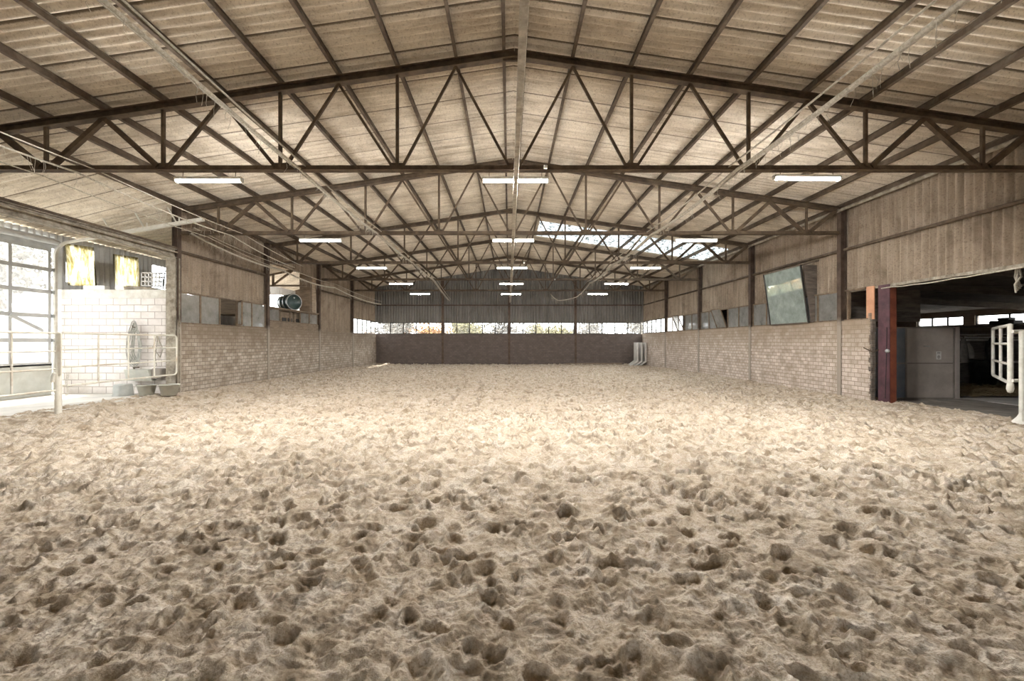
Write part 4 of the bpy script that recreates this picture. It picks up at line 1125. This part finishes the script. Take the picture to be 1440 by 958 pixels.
specs = [(-11.5, 44, 6, 'greyleaf', 'grey leaved tree outside the far left window', 3000), (-7.3, 42, 4.6, 'orangeleaf', 'orange autumn tree outside the first end wall window', 4200), (-3.6, 44, 5, 'greenleaf', 'yellow green tree left of the end wall middle', 3600),
         (.3, 42, 4.8, 'greyleaf', 'dull brown tree behind the middle of the end wall', 2600), (4.0, 44, 5, 'greenleaf', 'olive tree right of the end wall middle', 3000), (9.0, 47, 5.5, 'greyleaf', 'nearly bare tree outside the right end wall windows', 1500), (12.5, 44, 6, 'greyleaf', 'nearly bare tree outside the far right window', 1200)]
for k, (x, y, h, lf, lab, n) in enumerate(specs): tree('deciduous_tree', lab, (x, y, -.35), h, M[lf], 20 + k, n, 1.0, .16)
tree('deciduous_tree', 'pale grey tree outside the sectional door, left one', (-22, 19.7, -.35), 8, M['greyleaf'], 41, 2600, 1.1, .2)
tree('deciduous_tree', 'pale grey tree outside the sectional door, right one', (-26, 24.9, -.35), 9, M['greyleaf'], 42, 2600, 1.1, .2)
def bush(lab, base, rx, ry, h, leaf, seed, n):
    r = random.Random(seed); t = thing('hedge_bush', lab, 'bush', base, 'bushes outside the hall windows'); b = Vector(base); mb = MB(); tips = []
    for k in range(16):
        e = b + Vector((r.uniform(-rx, rx), r.uniform(-ry, ry), h * r.uniform(.6, 1.05))); m_ = b.lerp(e, .5) + Vector((r.uniform(-.3, .3), r.uniform(-.3, .3), .2))
        mb.tube([b + Vector((r.uniform(-.3, .3), 0, 0)), m_, e], .03, 5, rad=[.05, .035, .015]); tips += [m_, e, m_.lerp(e, .5)]
    mb.build('stems', M['bark'], t); lf = MB()
    for k in range(n):
        c = r.choice(tips) + Vector((r.gauss(0, .4), r.gauss(0, .4), r.gauss(0, .45))); q = r.uniform(.06, .15)
        u = Vector((r.uniform(-1, 1), r.uniform(-1, 1), r.uniform(-1, 1))).normalized(); w_ = u.orthogonal().normalized()
        lf.add([c - u * q, c + w_ * q * .55, c + u * q, c - w_ * q * .55], [(0, 1, 2, 3)])
    lf.build('foliage', leaf, t)
wh = ['leftmost', 'second from the left', 'third from the left', 'middle', 'third from the right', 'second from the right', 'rightmost']
for k in range(7):
    bush(f'{["dull", "rusty orange", "yellowish", "brown", "olive", "grey", "grey"][k]} bush outside the end wall, {wh[k]} of seven', (-10.5 + 3.5 * k, 37.5 + .5 * (k % 3), -.32), 1.7, .6, 3.3, M[['greyleaf', 'orangeleaf', 'greenleaf', 'greyleaf', 'greenleaf', 'greyleaf', 'greyleaf'][k]], 60 + k, [2600, 3000, 2600, 3000, 2600, 2000, 1500][k])
t = thing('timber_shed', 'grey shed outside the sectional door', 'shed', (-17, 15.2, -.3))
MB().prism([(-18.2, 15.0, -.3), (-16.2, 15.0, -.3), (-16.2, 15.0, 3.4), (-17.1, 15.0, 2.3), (-18.2, 15.0, 1.4)], (0, 2.5, 0)).build('wall', M['shed'], t)
MB().prism([(-18.4, 14.9, 1.3), (-16.1, 14.9, 3.5), (-16.1, 14.9, 3.6), (-18.4, 14.9, 1.4)], (0, 2.7, 0)).build('roof', M['doorframe'], t)

# ------------------------------------------------------------------ light
w = bpy.data.worlds.new('sky'); SC.world = w; w.use_nodes = True
bg = w.node_tree.nodes['Background']; bg.inputs[0].default_value = (.95, .98, 1.0, 1); bg.inputs[1].default_value = 6.0

sun = bpy.data.lights.new('sun', 'SUN'); sun.energy = 12; sun.angle = math.radians(4); sun.color = (1, .95, .87)
so = bpy.data.objects.new('sun', sun); COL.objects.link(so); so.rotation_euler = Vector((.34, -.06, -.94)).to_track_quat('-Z', 'Y').to_euler(); so.location = (-40, 10, 40)
# ------------------------------------------------------------------ camera
cam = bpy.data.cameras.new('camera'); co = bpy.data.objects.new('camera', cam); COL.objects.link(co)
cam.sensor_fit = 'HORIZONTAL'; cam.sensor_width = 36; cam.lens = 36 * 625 / 1440
cam.shift_x = 4 / 1440; cam.shift_y = 2 / 1440
cam.clip_start = .05; cam.clip_end = 400
co.location = (0, 0, CZ); co.rotation_euler = (PI / 2, 0, 0)
SC.camera = co
vs = SC.view_settings; vs.view_transform = 'Standard'; vs.look = 'None'; vs.gamma = 1; vs.exposure = 0.74; vs.use_curve_mapping = False
SC.cycles.max_bounces = 10; SC.cycles.diffuse_bounces = 6; SC.cycles.transparent_max_bounces = 16; SC.cycles.glossy_bounces = 3
SC.cycles.caustics_reflective = False; SC.cycles.caustics_refractive = False
SC.cycles.sample_clamp_indirect = 6
